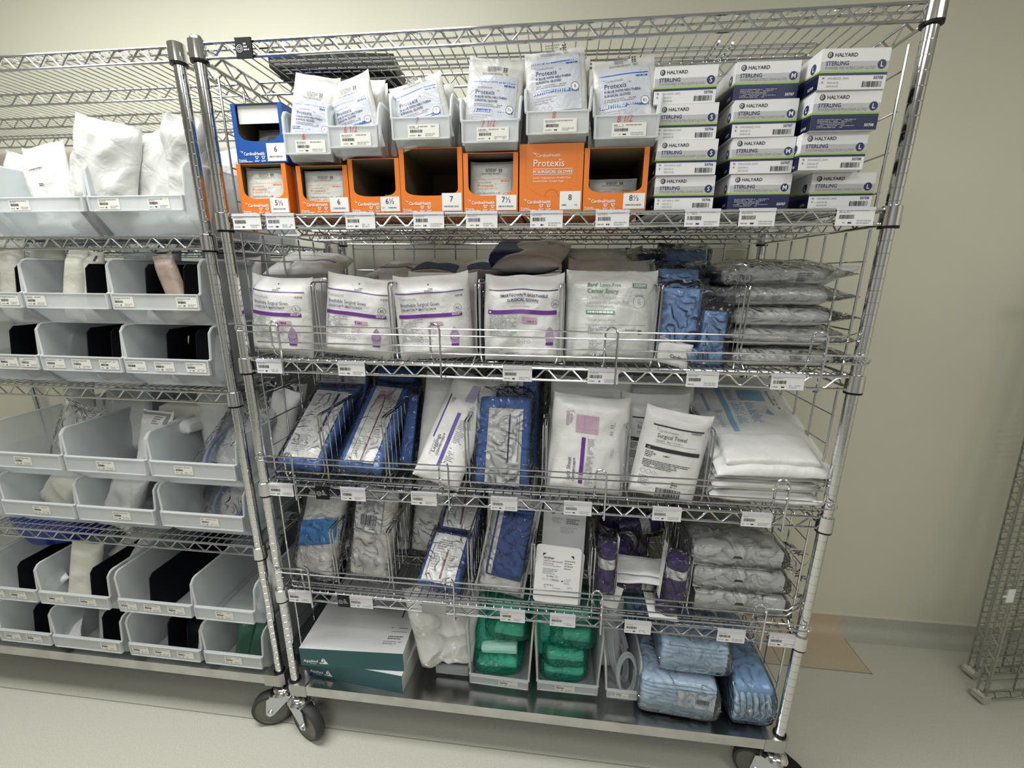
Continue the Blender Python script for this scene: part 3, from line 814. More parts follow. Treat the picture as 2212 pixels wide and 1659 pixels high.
# cx, base z, pouch yaw/roll/lean, top z
glv = {'6': (.247, 1.7725, 4, 9, -3, .168), '6 1/2': (.378, 1.7735, -6, -12, 4, .162), '7': (.516, 1.7745, -4, -13, 8, .146), '7 1/2': (.662, 1.7615, 2, 4, 2, .190), '8': (.797, 1.7755, 0, -3, 2, .190), '8 1/2': (.943, 1.765, -2, -4, 2, .172)}
binpos = {'6': (.238, 1.7485, .112, 9), '6 1/2': (.350, 1.7575, .118, 4), '7': (.503, 1.7725, .135, 0), '7 1/2': (.656, 1.7625, .128, 0), '8': (.800, 1.775, .136, 0), '8 1/2': (.943, 1.763, .136, 0)}
ptop = {'6': 1.935, '6 1/2': 1.930, '7': 1.920, '7 1/2': 1.952, '8': 1.961, '8 1/2': 1.936}
for sz, (cx, bz, bw, yw) in binpos.items():
    S_ = words[sz]
    b = make_bin('glove_bin', bw, .27, .105, [0.006], (cx, -.004 if sz != '6 1/2' else -.012, bz), '%s small clear glove bin, marked %s in red' % (ordw[sz], S_), 'small glove bins on the cartons',
                 fl=(.012, .054), hop=.003, bevel=.018, cardw=.070, cardh=.026, scripts=(sz, -.012 if len(sz) < 3 else -.020, .041, .019), yaw=yw * .3, tape=.006, cardz=.0145)
    roll, lean, ya = {'6': (8, 4, 3), '6 1/2': (-14, 5, -6), '7': (-14, 8, -5), '7 1/2': (5, 5, 2), '8': (-5, 5, 0), '8 1/2': (-5, 5, 0)}[sz]
    pw = bw - .008; ph = ptop[sz] - bz - .008
    pn = {'6': .0, '6 1/2': .005, '7': .0, '7 1/2': 0, '8': 0, '8 1/2': 0}[sz]
    art = glove_art(INKB, sz.replace(' 1/2', '\u00bd'), pw + .006)
    dz = {'6': .018, '6 1/2': .012, '7': .000, '7 1/2': .022, '8': .040, '8 1/2': .020}[sz]
    for V_ in range(len(art.it)): art.it[V_] = ([(p, q + dz) for p, q in art.it[V_][0]],) + art.it[V_][1:]
    soft('glove_pouch', (cx + math.sin(math.radians(-roll)) * ph * .25, .016, bz + .006), pw, ph, .018, 'front printed glove pouch, %s, in the %s small bin' % (S_, ordw[sz]), 'glove pouch', 'front glove pouches in the small bins',
         yaw=ya, lean=lean, roll=roll, seed=len(S_) + cx * 40, crk=.0035, mat=GLOVEP, art=art, head=.28, bend=.04, wob=.015)
    nb = {'6': 2, '6 1/2': 6, '7': 4, '7 1/2': 4, '8': 3, '8 1/2': 4}[sz]
    base = None
    for k in range(nb):
        yy = .045 + k * .034
        hh = ph * (1.02 if sz == '6 1/2' else .97) 
        o = pillow(pw, hh, .026, seed=k * 3.3 + cx * 30, crk=.004, mat=GLOVEP, head=.3, bend=.05, wob=.03, nu=16, nv=18, name='glove_pouch')
        place(o, (cx + (.010 * k if sz in ('6 1/2', '7') else .004 * k), yy, bz + .006), 0, 7 + k, [2, -5, 3, -3, 4, -2][k] + roll * .3)
        tag(o, 'plain white glove pouch behind the front one in the %s small glove bin' % ordw[sz], 'glove pouch', 'glove pouches behind the front one, bin %s' % S_)

def carton(x0, x1, z0, z1, y0, depth, col, size, state, label, seed=0, pouch=None, flap=False, yaw=0):
    """glove dispenser carton; state: open / torn / closed"""
    w, h = x1 - x0, z1 - z0; th = .0012
    o = empty('glove_carton', ((x0 + x1) / 2, y0, z0)); o.rotation_euler.z = math.radians(yaw)
    tag(o, label, 'carton', 'glove dispenser cartons')
    mb = MB(); a = w / 2
    def wall(x0, y0, z0, x1, y1, z1, inner):  # outer colour box and a kraft lining
        mb.box(x0, y0, z0, x1, y1, z1, col)
    mb.box(-a, 0, 0, -a + th, depth, h, col); mb.box(a - th, 0, 0, a, depth, h, col)
    mb.box(-a, 0, 0, a, depth, th, col); mb.box(-a, depth - th, 0, a, depth, h, col)
    mb.box(-a, 0 if not flap else .0, h - th, a, depth, h, col)
    mb.box(-a + th, .002, th, -a + th + .0006, depth - th, h - th, KRAFT); mb.box(a - th - .0006, .002, th, a - th, depth - th, h - th, KRAFT)
    mb.box(-a + th, .002, th, a - th, depth - th, th + .0006, KRAFT); mb.box(-a + th, depth - th - .0006, th, a - th, depth - th, h - th, KRAFT)
    mb.box(-a + th, .002, h - th - .0006, a - th, depth - th, h - th, KRAFT)
    # orange/white artwork on the right flank
    if col is ORANGE:
        sd = Art(); sd.rect(.03, .006, depth - .01, h - .008, CARTW, lvl=0, cell=1); sd.text('Protexis', .036, .03, .03, ORANGE, bold=True)
        sd.emit(mb, face_map((a, 0, 0), (0, 1, 0), (0, 0, 1), (1, 0, 0)))
    mb.build('carton_body', o, smooth=False)
    fr = MB(); m = .011
    zc, zb = {'open': (.055, .034), 'torn': (.052, .036), 'tall': (.050, .036), 'closed': (h, h), 'low': (.046, .026), 'blue': (.068, .046)}[state]
    if state == 'closed': P = [(-a, 0), (a, 0), (a, h), (-a, h)]
    else:
        mm = a - m; cz = min(zc, h - .02)
        P = [(-a, 0), (a, 0), (a, h), (mm, h)]
        P += [(mm, cz + .012)] + [(mm * math.cos(t), zb + (cz - zb) * (1 - math.sin(t)) ** 1.5) for t in [i / 8 * PI / 2 for i in range(0, 8)]]
        P += [(-p[0], p[1]) for p in reversed(P[5:])] + [(-mm, cz + .012), (-mm, h), (-a, h)]
    fr.prism(P, -.0008, .0006, col)
    art = Art(); tc = WHITE
    art.bird(-a + .014, .024, .0055, tc); art.text('CardinalHealth', -a + .018, .0165, .0095, tc, bold=True, sx=.92)
    art.text('Protexis', -a + .004, .0045, .0058, tc, bold=True)
    art.micro(-a + .004, .0018, .034, 1, .003, tc, 4, th=.6)
    for k in range(2):
        c_ = .050 + .0165 * k - a
        art.poly([(c_ - .005, .0145), (c_ + .005, .0145), (c_ + .002, .008), (c_ - .002, .008)], tc, 1); art.poly([(c_ - .0036, .0133), (c_ + .0036, .0133), (c_, .0095)], col, 2)
        art.micro(c_ - .006, .0045, .012, 2, .0022, tc, k, th=.5)
    if state == 'closed':
        art.bird(-a + .034, .118, .0065, tc); art.text('CardinalHealth', -a + .037, .111, .0092, tc, sx=.95)
        art.text('Protexis', -a + .030, .092, .0205, tc); art.text('TM', -a + .086, .103, .005, tc)
        art.rect(-a + .030, .0865, -a + .117, .0875, tc, cell=1); art.rect(-a + .030, .0755, -a + .117, .0765, tc, cell=1)
        art.text('PI SURGICAL GLOVES', -a + .030, .0785, .0078, tc, bold=True, fit=.087)
        art.text('Sterile \u2022 Polyisoprene \u2022 Powder-Free', -a + .030, .067, .0056, tc); art.text('Smooth Finish \u2022 Straight Finger', -a + .030, .0605, .0056, tc)
        dk = plain('perforation', (.50, .12, .012), .5)
        n = 46
        for i in range(n):
            t = i / (n - 1)
            if t < .32: px, pz = -a + .014, h - .006 - t / .32 * (h - .062)
            elif t > .68: px, pz = a - .014, .056 + (t - .68) / .32 * (h - .062)
            else:
                q = (t - .32) / .36; px = -a + .014 + q * (w - .028); pz = .056 - math.sin(q * PI) ** .8 * .026
            art.rect(px - .0004, pz - .0009, px + .0004, pz + .0009, dk, cell=1)
        art.ring(0.002, .031, .015, .0007, dk, a0=0, a1=PI)
    art.emit(fr, face_map((0, -.0008, 0), (1, 0, 0), (0, 0, 1), (0, -1, 0)))
    fr.build('front_panel', o, smooth=False)
    sl_ = MB(); lw, lh = .046, (.038 if state in ('closed', 'tall', 'blue') else .032)
    sl_.box(0, -.0016, 0, lw, -.0011, lh, WHITE); s2 = Art()
    s2.text(size, lw * .48, lh * .52, .017, INK, al='c'); s2.micro(lw * .18, lh * .22, .030, 1, .004, INKG, seed, th=.7); s2.micro(lw * .08, lh * .22, .006, 1, .004, INKL, seed + 1, th=.7)
    s2.emit(sl_, face_map((0, -.0016, 0), (1, 0, 0), (0, 0, 1), (0, -1, 0)), base=.0002)
    so = sl_.build('size_label', o, smooth=False); so.location = (a - lw - .003, 0, .003)
    if flap:
        fl_ = MB().box(-a + .012, .006, h - .040, a - .012, .008, h - .002, CARTW)
        fl_.build('tucked_flap', o, smooth=False)
    return o
OB = [(.042, .167, 1.6355, 1.747, '5\u00bd', 'open', 'size 5 1/2'), (.192, .318, 1.6355, 1.740, '6', 'low', 'size 6'), (.320, .443, 1.6355, 1.752, '6\u00bd', 'torn', 'size 6 1/2, torn open and nearly empty'),
      (.444, .590, 1.6355, 1.771, '7', 'tall', 'size 7, open and empty'), (.592, .716, 1.6355, 1.758, '7\u00bd', 'open', 'size 7 1/2'), (.719, .859, 1.6355, 1.773, '8', 'closed', 'size 8, unopened'), (.861, .998, 1.6355, 1.762, '8\u00bd', 'torn', 'size 8 1/2')]
for i, (a, b, c, d, s, stt, wd) in enumerate(OB):
    carton(a, b, c, d, .012, .26, ORANGE, s, stt, 'orange glove carton, %s' % wd, i)
carton(.049, .175, 1.7485, 1.873, .012, .26, BLUEC, '6', 'blue', 'blue glove dispenser carton, size 6, on top of an orange one', 9, flap=True)
for cx, z, wd_, h_, yy, col, size, txt, ln in ((.105, 1.6375, .112, .104, .022, INKO, '5\u00bd', 'orange-printed glove pouch showing in the size 5 1/2 carton', 4),
                                      (.255, 1.6375, .110, .095, .022, INKO, '6', 'orange-printed glove pouch showing in the orange size 6 carton', 4),
                                      (.655, 1.6375, .108, .110, .028, INKO, '7\u00bd', 'orange-printed glove pouch showing in the size 7 1/2 carton', 8),
                                      (.932, 1.6375, .112, .078, .075, INKO, '8\u00bd', 'orange-printed glove pouch low at the back of the size 8 1/2 carton', 10),
                                      (.395, 1.6375, .080, .060, .12, INKO, '6\u00bd', 'last glove pouch lying deep in the size 6 1/2 carton', 12),
                                      (.120, 1.7505, .095, .085, .045, INKB, '6', 'blue-printed glove pouch inside the blue carton', 14)):
    art = glove_art(col, size, wd_ + .004)
    sc_ = h_ / .145
    for V_ in range(len(art.it)): art.it[V_] = ([(p, q * min(1, sc_) * .98) for p, q in art.it[V_][0]],) + art.it[V_][1:]
    soft('glove_pouch', (cx, yy + .006, z), wd_, h_, .016, txt, 'glove pouch', 'glove pouches in the cartons', lean=ln, seed=cx * 50, crk=.003, mat=GLOVEP, art=art, head=.15, wob=.008)

# boxes of exam gloves
def glove_box(x, y, z, size, ref, navy, lots, label, yaw=0, grp=''):
    w, d, h = .122, .235, .067
    o = empty('glove_box', (x, y, z)); o.rotation_euler.z = math.radians(yaw); tag(o, label, 'glove box', 'exam glove boxes, size ' + size)
    mb = MB(); a = w / 2; r = .0012
    mb.box(-a, 0, 0, a, d, h, BOXW)
    lo = NAVY if navy else BOXW
    t = Art()
    t.rect(-a, .030, a, .046, GREYBAND, cell=1, lvl=0); t.rect(-a, .0275, a, .031, LIME, cell=1, lvl=1); t.rect(-a, .0235, a, .0275, INKN, cell=1, lvl=1)
    if navy: t.rect(-a, 0, a, .0238, NAVY, cell=1, lvl=0)
    t.disc(-a + .0145, .0567, .0052, INK, lvl=1); t.ring(-a + .0145, .0567, .0036, .0012, WHITE, lvl=2, a0=1.2, a1=4.4); t.poly([(-a + .0145, .053), (-a + .0165, .0565), (-a + .0155, .0605), (-a + .0140, .057)], GREYBAND, 2)
    t.text('HALYARD', -a + .0225, .0537, .0086, INK, bold=True, fit=.041)
    t.text('STERLING', -a + .0085, .0398, .0098, INKN, bold=True, fit=.0415); t.text('POWDER-FREE NITRILE EXAM GLOVES', -a + .0085, .0332, .0068, INKG, shear=.15, fit=.090)
    t.disc(a - .0125, .0405, .0078, INKN, lvl=2); t.text(size, a - .0125, .0365, .0118, WHITE, al='c', bold=True, lvl=3)
    if navy:
        t.micro(-a + .012, .018, .070, 6, .0027, INKL, 4, th=.4); t.text(ref, a - .006, .006, .0070, WHITE, al='r', bold=True); t.micro(a - .034, .0068, .006, 1, .004, INKL, 2, th=.8)
    else:
        t.text(ref, a - .006, .0165, .0070, INKN, al='r', bold=True); t.micro(a - .033, .0172, .005, 1, .005, INKG, 2, th=.8)
        t.text(lots[0], -a + .016, .0168, .0048, INKG); t.text(lots[1], -a + .016, .0100, .0045, INKG); t.text(lots[2], -a + .016, .0040, .0045, INKG)
        for k in range(3): t.micro(-a + .006, .0175 - .0068 * k, .004, 1, .005, INKG, k, th=.6)
        t.bars(a - .042, .0035, .036, .0095, INK, 7)
    t.emit(mb, face_map((0, 0, 0), (1, 0, 0), (0, 0, 1), (0, -1, 0)), base=.0002, step=.00015)
    for s in (-1, 1):
        q = Art(); q.rect(0, 0, d, .024, NAVY, cell=1, lvl=0)
        # green diagonal sweep, navy below
        f = (lambda v: v) if s < 0 else (lambda v: v)
        P0, P1 = ((0, .0275), (d, .046)) if s > 0 else ((d, .0275), (0, .046))
        e0, e1 = (d - 0) , 0
        fr_ = d if s < 0 else 0; bk = 0 if s < 0 else d
        q.poly([(fr_, .031), (bk, .052), (bk, .049), (fr_, .0275)] if s > 0 else [(bk, .049), (fr_, .0275), (fr_, .031), (bk, .052)], LIME, 1)
        q.poly([(fr_, .0275), (bk, .049), (bk, 0), (fr_, 0)] if s > 0 else [(bk, 0), (fr_, 0), (fr_, .0275), (bk, .049)], NAVY, 0)
        cxx = fr_ + (-.022 if s < 0 else .022)
        q.disc(cxx, .042, .0085, INKN, lvl=2); q.text(size, cxx, .0378, .0125, WHITE, al='c', bold=True, lvl=3)
        q.text(ref, cxx, .006, .007, WHITE, al='c', lvl=3)
        if s > 0: mp = face_map((a, 0, 0), (0, 1, 0), (0, 0, 1), (1, 0, 0))
        else: mp = face_map((-a, d, 0), (0, -1, 0), (0, 0, 1), (-1, 0, 0))
        q.emit(mb, mp, base=.0002, step=.00015)
    b = mb.build('box_body', o, smooth=False)
    MB().box(-a + .001, -.0002, h - .0004, a - .001, d, h + .0003, CARTW).build('top_flap', o, smooth=False)
    return o
LOTS = ('SD414201X_K007', '2024-05-21', '2029-04-30'); LOTM = ('SM4105ZZZ_01AX', '2024-04-15', '2029-03-30'); LOTL = ('SM4180ZZZ_50AX', '2024-06-28', '2029-05-30')
pl4 = ['bottom of its stack', 'second from the bottom of its stack', 'third from the bottom of its stack', 'top of its stack']
for k in range(4):
    glove_box([1.076, 1.072, 1.066, 1.057][k], [.006, .0, .004, .006][k], 1.6355 + .0678 * k, 'S', '50706', False, LOTS, 'white and grey exam glove box, size S, ' + pl4[k], [0, .6, .4, -.8][k])
    glove_box([1.228, 1.222, 1.216, 1.212][k], [.004, .0, -.002, .002][k], 1.6355 + .0678 * k, 'M', '50707', k in (0, 3), LOTM, 'exam glove box, size M, %s, with %s lower band' % (pl4[k], 'navy' if k in (0, 3) else 'white'), [.5, -.4, .6, 1.2][k])
    glove_box([1.391, 1.346, 1.351, 1.350][k], [.008, -.020, -.030, -.034][k], 1.6355 + .0678 * k, 'L', '50708', k == 2, LOTL, 'exam glove box, size L, %s, with %s lower band' % (pl4[k], 'navy' if k == 2 else 'white'), [-.6, 1.2, 2.0, 3.2][k])
for k in range(3):
    b = MB(); b.box(-.06, 0, 0, .06, .23, .067, CARTW); b.box(-.0605, .0, 0, -.0600, .23, .03, NAVY)
    o = b.build('glove_box', smooth=False); o.location = (1.13 + .02 * k, .27, 1.6355 + .0685 * k); tag(o, 'exam glove box standing in the back row between the S and M stacks, %s' % ['lowest', 'middle', 'highest'][k], 'glove box', 'glove boxes in the back row')

# ================================================================ gowns row
def gown_art(w, size, kind=0, ofs=0):
    a = Art(); L = -w / 2 + .012 + ofs
    if kind == 0:
        a.micro(-.01, .178, .022, 3, .004, INKG, 2, th=.5); a.disc(-.002, .190, .0018, INK, 8)
        a.rect(L, .168, w / 2 - .012, .1705, INKP); a.micro(w / 2 - .032, .156, .018, 1, .004, INKG, 3, th=.8)
        a.bird(L + .012, .159, .004, INKG); a.text('CardinalHealth', L + .014, .153, .0075, INKG)
        a.text('Breathable Surgical Gown', L + .014, .137, .0125, INKN, fit=.105)
        a.text('CONVERTORS\u2122 SMARTGOWN\u2122', L + .014, .126, .0075, INKN, bold=True, fit=.095); a.rect(L + .014, .1335, L + .125, .1341, INKL)
        a.rect(L + .014, .123, L + .125, .1235, INKL)
        a.ring(w / 2 - .028, .128, .0095, .0007, INK, 24, lvl=2); a.text(size, w / 2 - .028, .124, .0115, INK, al='c', lvl=2, sx=.85)
        a.rect(L + .006, .108, w / 2 - .018, .117, INKP); a.micro(w / 2 - .042, .114, .022, 2, .003, WHITE, 9, th=.5, lvl=2)
        a.micro(L + .010, .103, .062, 17, .0034, INKG, 5, th=.38); a.micro(L + .082, .084, .034, 8, .0034, INKPK, 6, th=.5)
        a.rect(L + .090, .088, L + .124, .097, INKPK, lvl=0); a.rect(L + .092, .089, L + .112, .094, INKP)
        gx = w / 2 - .040
        a.poly([(gx - .008, .040), (gx - .011, .055), (gx - .006, .076), (gx, .083), (gx + .006, .076), (gx + .011, .055), (gx + .008, .040)], INKFIG, 1)
        a.ring(gx, .060, .011, .0008, INKP, 18, lvl=2); a.rect(gx - .009, .034, gx + .009, .040, INKP)
        for k in range(3): a.ring(L + .065 + .012 * k, .050, .0042, .0006, INKP, 14)
    else:
        a.rect(L, .178, w / 2 - .015, .180, INKN); a.text('SMARTGOWN\u2122 BREATHABLE', L + .030, .162, .0100, INKN, bold=True, fit=.118); a.text('SURGICAL GOWN', L + .048, .150, .0100, INKN, bold=True, fit=.076)
        a.text('CONVERTORS', L + .062, .143, .005, INKL); a.rect(L + .045, .1485, L + .125, .149, INKL); a.micro(L + .055, .137, .05, 1, .003, INKL, 1, th=.5)
        a.ring(w / 2 - .022, .146, .0095, .0007, INKP, 24); a.text('2XL', w / 2 - .022, .1425, .0085, INK, al='c', sx=.85)
        a.rect(L, .120, w / 2 - .018, .130, INKP); a.micro(L + .003, .1225, .006, 1, .005, WHITE, 9, th=.9, lvl=2)
        a.micro(L + .004, .116, .070, 15, .0036, INKG, 15, th=.38); a.rect(L + .086, .096, L + .122, .112, INKPK, lvl=0); a.rect(L + .096, .098, L + .120, .104, INKP)
        gx = w / 2 - .034
        a.poly([(gx - .008, .052), (gx - .011, .066), (gx - .006, .085), (gx, .090), (gx + .006, .085), (gx + .011, .066), (gx + .008, .052)], INKFIG, 1); a.rect(gx - .009, .044, gx + .009, .051, INKP)
        for k in range(3): a.ring(L + .078 + .012 * k, .052, .0042, .0006, INKP, 14)
        a.micro(L + .004, .028, .035, 3, .0035, INKG, 8, th=.4); a.micro(L + .045, .022, .035, 3, .0035, INKG, 8, th=.4)
    return a
y0 = .062
soft('gown_pouch', (.073, y0 - .01, Z2_ + .002), .178, .205, .052, 'white surgical gown pouch, size L, first from the left behind the ledge', 'gown pouch', 'surgical gown pouches', yaw=-3, lean=2, roll=4, seed=1, art=gown_art(.178, 'L'), head=.22, bend=.03, wob=.02, crk=.006, topwob=.025)
soft('gown_pouch', (.285, y0, Z2_ + .002), .190, .208, .052, 'white surgical gown pouch, size XL, between the first and second dividers', 'gown pouch', 'surgical gown pouches', yaw=0, lean=4, roll=5, seed=4, art=gown_art(.190, 'XL', ofs=-.010), head=.22, bend=.03, wob=.02, crk=.007, topwob=.03)
soft('gown_pouch', (.500, y0, Z2_ + .002), .198, .212, .054, 'white surgical gown pouch, size XL, right of the second divider with its print tilted up', 'gown pouch', 'surgical gown pouches', yaw=1, lean=3, roll=-4, seed=7, art=gown_art(.198, 'XL', ofs=-.006), head=.20, bend=.03, wob=.02, crk=.007, topwob=.03)
soft('gown_pouch', (.728, y0, Z2_ + .002), .200, .215, .056, 'white surgical gown pouch, size 2XL, left of the drainage bags', 'gown pouch', 'surgical gown pouches', yaw=0, lean=4, roll=0, seed=11.4, art=gown_art(.200, '2XL', 1), head=.25, bend=.05, wob=.02, crk=.009, topwob=.05)
def backart(w):
    a = Art(); a.rect(-w / 2 + .02, .13, w / 2 - .03, .137, INKP); a.text('Breathable Surgical Gown', -w / 2 + .03, .105, .012, INKN, ang=0); a.text('CONVERTORS\u2122 SMARTGOWN\u2122', -w / 2 + .03, .118, .007, INKN)
    a.rect(-w / 2 + .015, .06, w / 2 - .02, .062, INKN); a.ring(w / 2 - .035, .12, .009, .0008, INK); a.text('L', w / 2 - .035, .116, .011, INK, al='c'); a.disc(0, .04, .002, INK, 8)
    a.spin(PI, 0, .19)
    return a
def second(loc, w, h, t, lab, mat=PAPERW, **k):
    return soft('gown_pouch', loc, w, h, t, lab, 'gown pouch', 'gown pouches behind the front row', mat=mat, nu=20, nv=22, **k)
second((.085, .115, Z2_ + .002), .17, .200, .05, 'plain white pouch standing behind the first gown pouch', lean=5, seed=21)
second((.30, .125, Z2_ + .002), .18, .202, .05, 'plain white pouch standing behind the XL gown pouch, left of centre', lean=5, seed=22)
second((.365, .19, Z2_ + .002), .15, .215, .05, 'white gown pouch further back between the two XL pouches', lean=6, seed=27)
second((.50, .125, Z2_ + .002), .19, .218, .05, 'plain white pouch standing behind the tilted XL gown pouch', lean=5, seed=23)
second((.72, .130, Z2_ + .002), .19, .215, .055, 'white pouch with a dark gap standing behind the 2XL gown pouch', lean=5, seed=24, topwob=.04)
soft('gown_pouch', (.045, .225, Z2_ + .215), .225, .20, .055, 'white gown pouch, size L, lying upside down on top of the back row', 'gown pouch', 'gown pouches behind the front row', yaw=14, lean=76, seed=31, art=backart(.22), crk=.005, head=.1)
for (x, y, z, w_, h_, t_, yw, ln, sd, tx, mt) in ((.235, .33, .175, .22, .20, .06, -20, 70, 33, 'glossy gown pouch with a purple stripe lying at the back left', POUCHG),
      (.42, .30, .195, .18, .18, .05, 0, 72, 35, 'white pouch with a navy drape window lying behind the XL gowns', PAPERS), (.60, .35, .20, .20, .18, .05, 8, 74, 36, 'white pouch lying flat at the back beside the navy drape packs', PAPERS),
      (.715, .22, .235, .20, .18, .05, -14, 66, 38, 'tilted white gown pouch lying on the 2XL pouches', PAPERW)):
    a = Art()
    if sd == 33: a.rect(-.09, .10, .10, .108, INKP); a.micro(-.08, .13, .14, 4, .008, INKG, 4)
    if sd in (35, 36): a.rect(-w_ / 2 + .02, .03, w_ / 2 - .02, .10, DBLUE, lvl=0)
    if sd == 38: a.rect(-.08, .12, .09, .123, INKN); a.text('SMARTGOWN\u2122 BREATHABLE', -.075, .105, .010, INKN, bold=True); a.text('SURGICAL GOWN', -.05, .093, .010, INKN, bold=True)
    soft('gown_pouch', (x, y, Z2_ + z), w_, h_, t_, tx, 'gown pouch', 'gown pouches behind the front row', yaw=yw, lean=ln, seed=sd, art=a, mat=mt, crk=.006)
for x, y, z, w_, d_, h_, yw, tx in ((.20, .36, 0, .19, .28, .165, 4, 'stacked navy drapes hidden behind the first gown pouches'), (.44, .37, 0, .22, .28, .185, 0, 'stacked navy drapes behind the XL gown pouches'),
                                    (.70, .37, 0, .22, .26, .215, -2, 'stacked navy drapes behind the 2XL gown pouch')):
    o = layered(w_, d_, h_, 7, x * 9, DBLUE, 'drape_pack', soft=.02, amp=.004); place(o, (x, y, Z2_ + z + .002), yw); tag(o, tx, 'drape pack', 'navy drape packs at the back')
o = layered(.19, .16, .055, 3, 8.5, DBLUE, 'drape_pack', soft=.02, amp=.004); place(o, (.705, .34, Z2_ + .250), -3, -16); tag(o, 'navy drape pack on the very top of the pile behind the 2XL gown', 'drape pack', 'navy drape packs at the back')
soft('gown_pouch', (.705, .385, Z2_ + .235), .215, .14, .075, 'white film sleeve wrapped round the topmost navy drape pack', 'gown pouch', None, lean=55, seed=39, mat=POUCHG, crk=.006)

# drainage bag pouches
def bard_art():
    a = Art()
    a.text('Bard', -.064, .186, .0125, INKGR, bold=True, shear=.2); a.text('Latex-Free', -.034, .186, .0125, INKGR, shear=.1, sx=.9)
    a.text('Center Entry', -.064, .171, .0138, INKGR, bold=True); a.text('Closed System', -.064, .158, .0115, INKL); a.text('Urinary Drainage Bag', -.064, .147, .0115, INKL)
    a.text('With Bard EZ-Lok\u00ae Sampling Port', -.064, .138, .006, INKG, fit=.064)
    a.rect(-.064, .121, .003, .130, INKGR); a.micro(-.061, .1235, .06, 1, .006, WHITE, 3, th=.8, lvl=2)
    a.rect(.043, .183, .078, .194, INKGR); a.text('153509', .0605, .1855, .0098, WHITE, al='c', bold=True, lvl=2)
    a.ring(.061, .151, .0150, .0007, INKGR, 28); a.rect(.058, .146, .064, .158, INKL); a.ring(.061, .174, .0075, .0006, INKL, 4); a.rect(.050, .164, .072, .168, INKL)
    a.rect(-.064, .095, .081, .0957, INKG); a.micro(-.058, .089, .045, 4, .0048, INKG, 5, th=.4); a.micro(-.060, .107, .065, 1, .003, INKL, 4, th=.5)
    a.micro(.030, .083, .028, 2, .006, INKG, 7, th=.4)
    for i in range(6):
        for j in range(6):
            if (i * 3 + j * 5 + i * j) % 4: a.rect(.060 + i * .0017, .074 + j * .0017, .0615 + i * .0017, .0755 + j * .0017, INK)
    a.micro(-.055, .062, .030, 8, .0052, INKL, 9, th=.3)
    a.text('BARD', -.056, .016, .0160, INKG, bold=True, sx=1.1); a.text('BARD', -.0548, .0172, .0138, WHITE, bold=True, sx=1.12, lvl=3)
    return a
soft('drainage_bag_pouch', (.945, .075, Z2_ + .002), .225, .225, .085, 'front drainage bag pouch with green print, right of the 2XL gown', 'drainage bag pouch', 'drainage bag pouches', yaw=1, lean=4, seed=51, art=bard_art(), mat=POUCHG, crk=.008, head=.18, bend=.05, wob=.02, topwob=.035)
soft('drainage_bag_pouch', (.955, .165, Z2_ + .002), .235, .265, .09, 'drainage bag pouch standing just behind the front one', 'drainage bag pouch', 'drainage bag pouches', lean=8, seed=53, mat=POUCHG, crk=.010, head=.25, bend=.08, wob=.03, topwob=.05)
a = Art(); a.text('153509', .04, .16, .016, INKGR, bold=True, ang=-1.4); a.ring(.0, .16, .018, .001, INKG); a.rect(-.07, .12, -.069, .16, INKG); a.micro(-.08, .09, .05, 3, .006, INKL, 2)
soft('drainage_bag_pouch', (.94, .29, Z2_ + .002), .24, .300, .10, 'rearmost and tallest drainage bag pouch', 'drainage bag pouch', 'drainage bag pouches', lean=10, seed=55, art=a, mat=POUCHG, crk=.010, head=.2, bend=.08, topwob=.04)

# blue wrapped packs in clear bags
def bagged(name, loc, w, d, h, mat, label, cat, grp, seed, yaw=0, lean=0, roll=0, layers=3, fw_=None, fh=None, ft=None, fmat=None, soft_=.02, amp=.003, art=None, insert=None, head=.15):
    t = empty(name); tag(t, label, cat, grp)
    lay = pillow(w, h, d, seed=seed, crk=.007, kx=5 if soft_ < .03 else 3, px=.42, full=True, mat=mat, name='folded_contents', parent=t, wob=.02, nu=32, nv=36)
    f = pillow(fw_ or w * 1.16, fh or h * 1.16, ft or d * 1.25, seed=seed + 2, crk=.004, kx=6, px=.45, head=head, foot=.04, mat=fmat or FILM, name='film_bag', parent=t, wob=.03, nu=22, nv=24)
    f.location = (0, 0, -.004)
    if insert:
        i = insert; i.parent = t
    t.matrix_world = Matrix.Translation(loc) @ rotm(yaw, lean, roll)
    return t
bagged('cap_pack', (1.115, .10, Z2_ + .050), .098, .050, .138, SURGB, 'upright sky-blue pack in a clear bag, the widest of the front ones', 'wrapped pack', 'sky-blue wrapped packs', 61, roll=2, lean=6, layers=1, fw_=.128, fh=.165)
bagged('cap_pack', (1.192, .085, Z2_ + .010), .058, .048, .125, SURGB, 'narrow tall sky-blue pack squeezed against the last divider', 'wrapped pack', 'sky-blue wrapped packs', 63, roll=3, lean=3, layers=1, fw_=.085, fh=.185, head=.35)
bagged('cap_pack', (1.128, .185, Z2_ + .110), .105, .060, .125, SURGB, 'sky-blue pack rising behind the widest front one', 'wrapped pack', 'sky-blue wrapped packs', 65, lean=8, layers=1, fw_=.145, fh=.150)
bagged('cap_pack', (1.17, .33, Z2_ + .175), .13, .09, .115, SURGB, 'topmost rounded sky-blue pack at the back of the column', 'wrapped pack', 'sky-blue wrapped packs', 67, yaw=8, layers=1, soft_=.04)
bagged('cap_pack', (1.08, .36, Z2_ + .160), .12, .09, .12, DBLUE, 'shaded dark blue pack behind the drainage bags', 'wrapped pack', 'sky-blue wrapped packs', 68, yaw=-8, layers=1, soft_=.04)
bagged('cap_pack', (1.185, .10, Z2_ + .002), .095, .085, .042, SURGB, 'flat sky-blue pack lying on the shelf at the foot of its column', 'wrapped pack', 'sky-blue wrapped packs', 69, yaw=-10, layers=1)
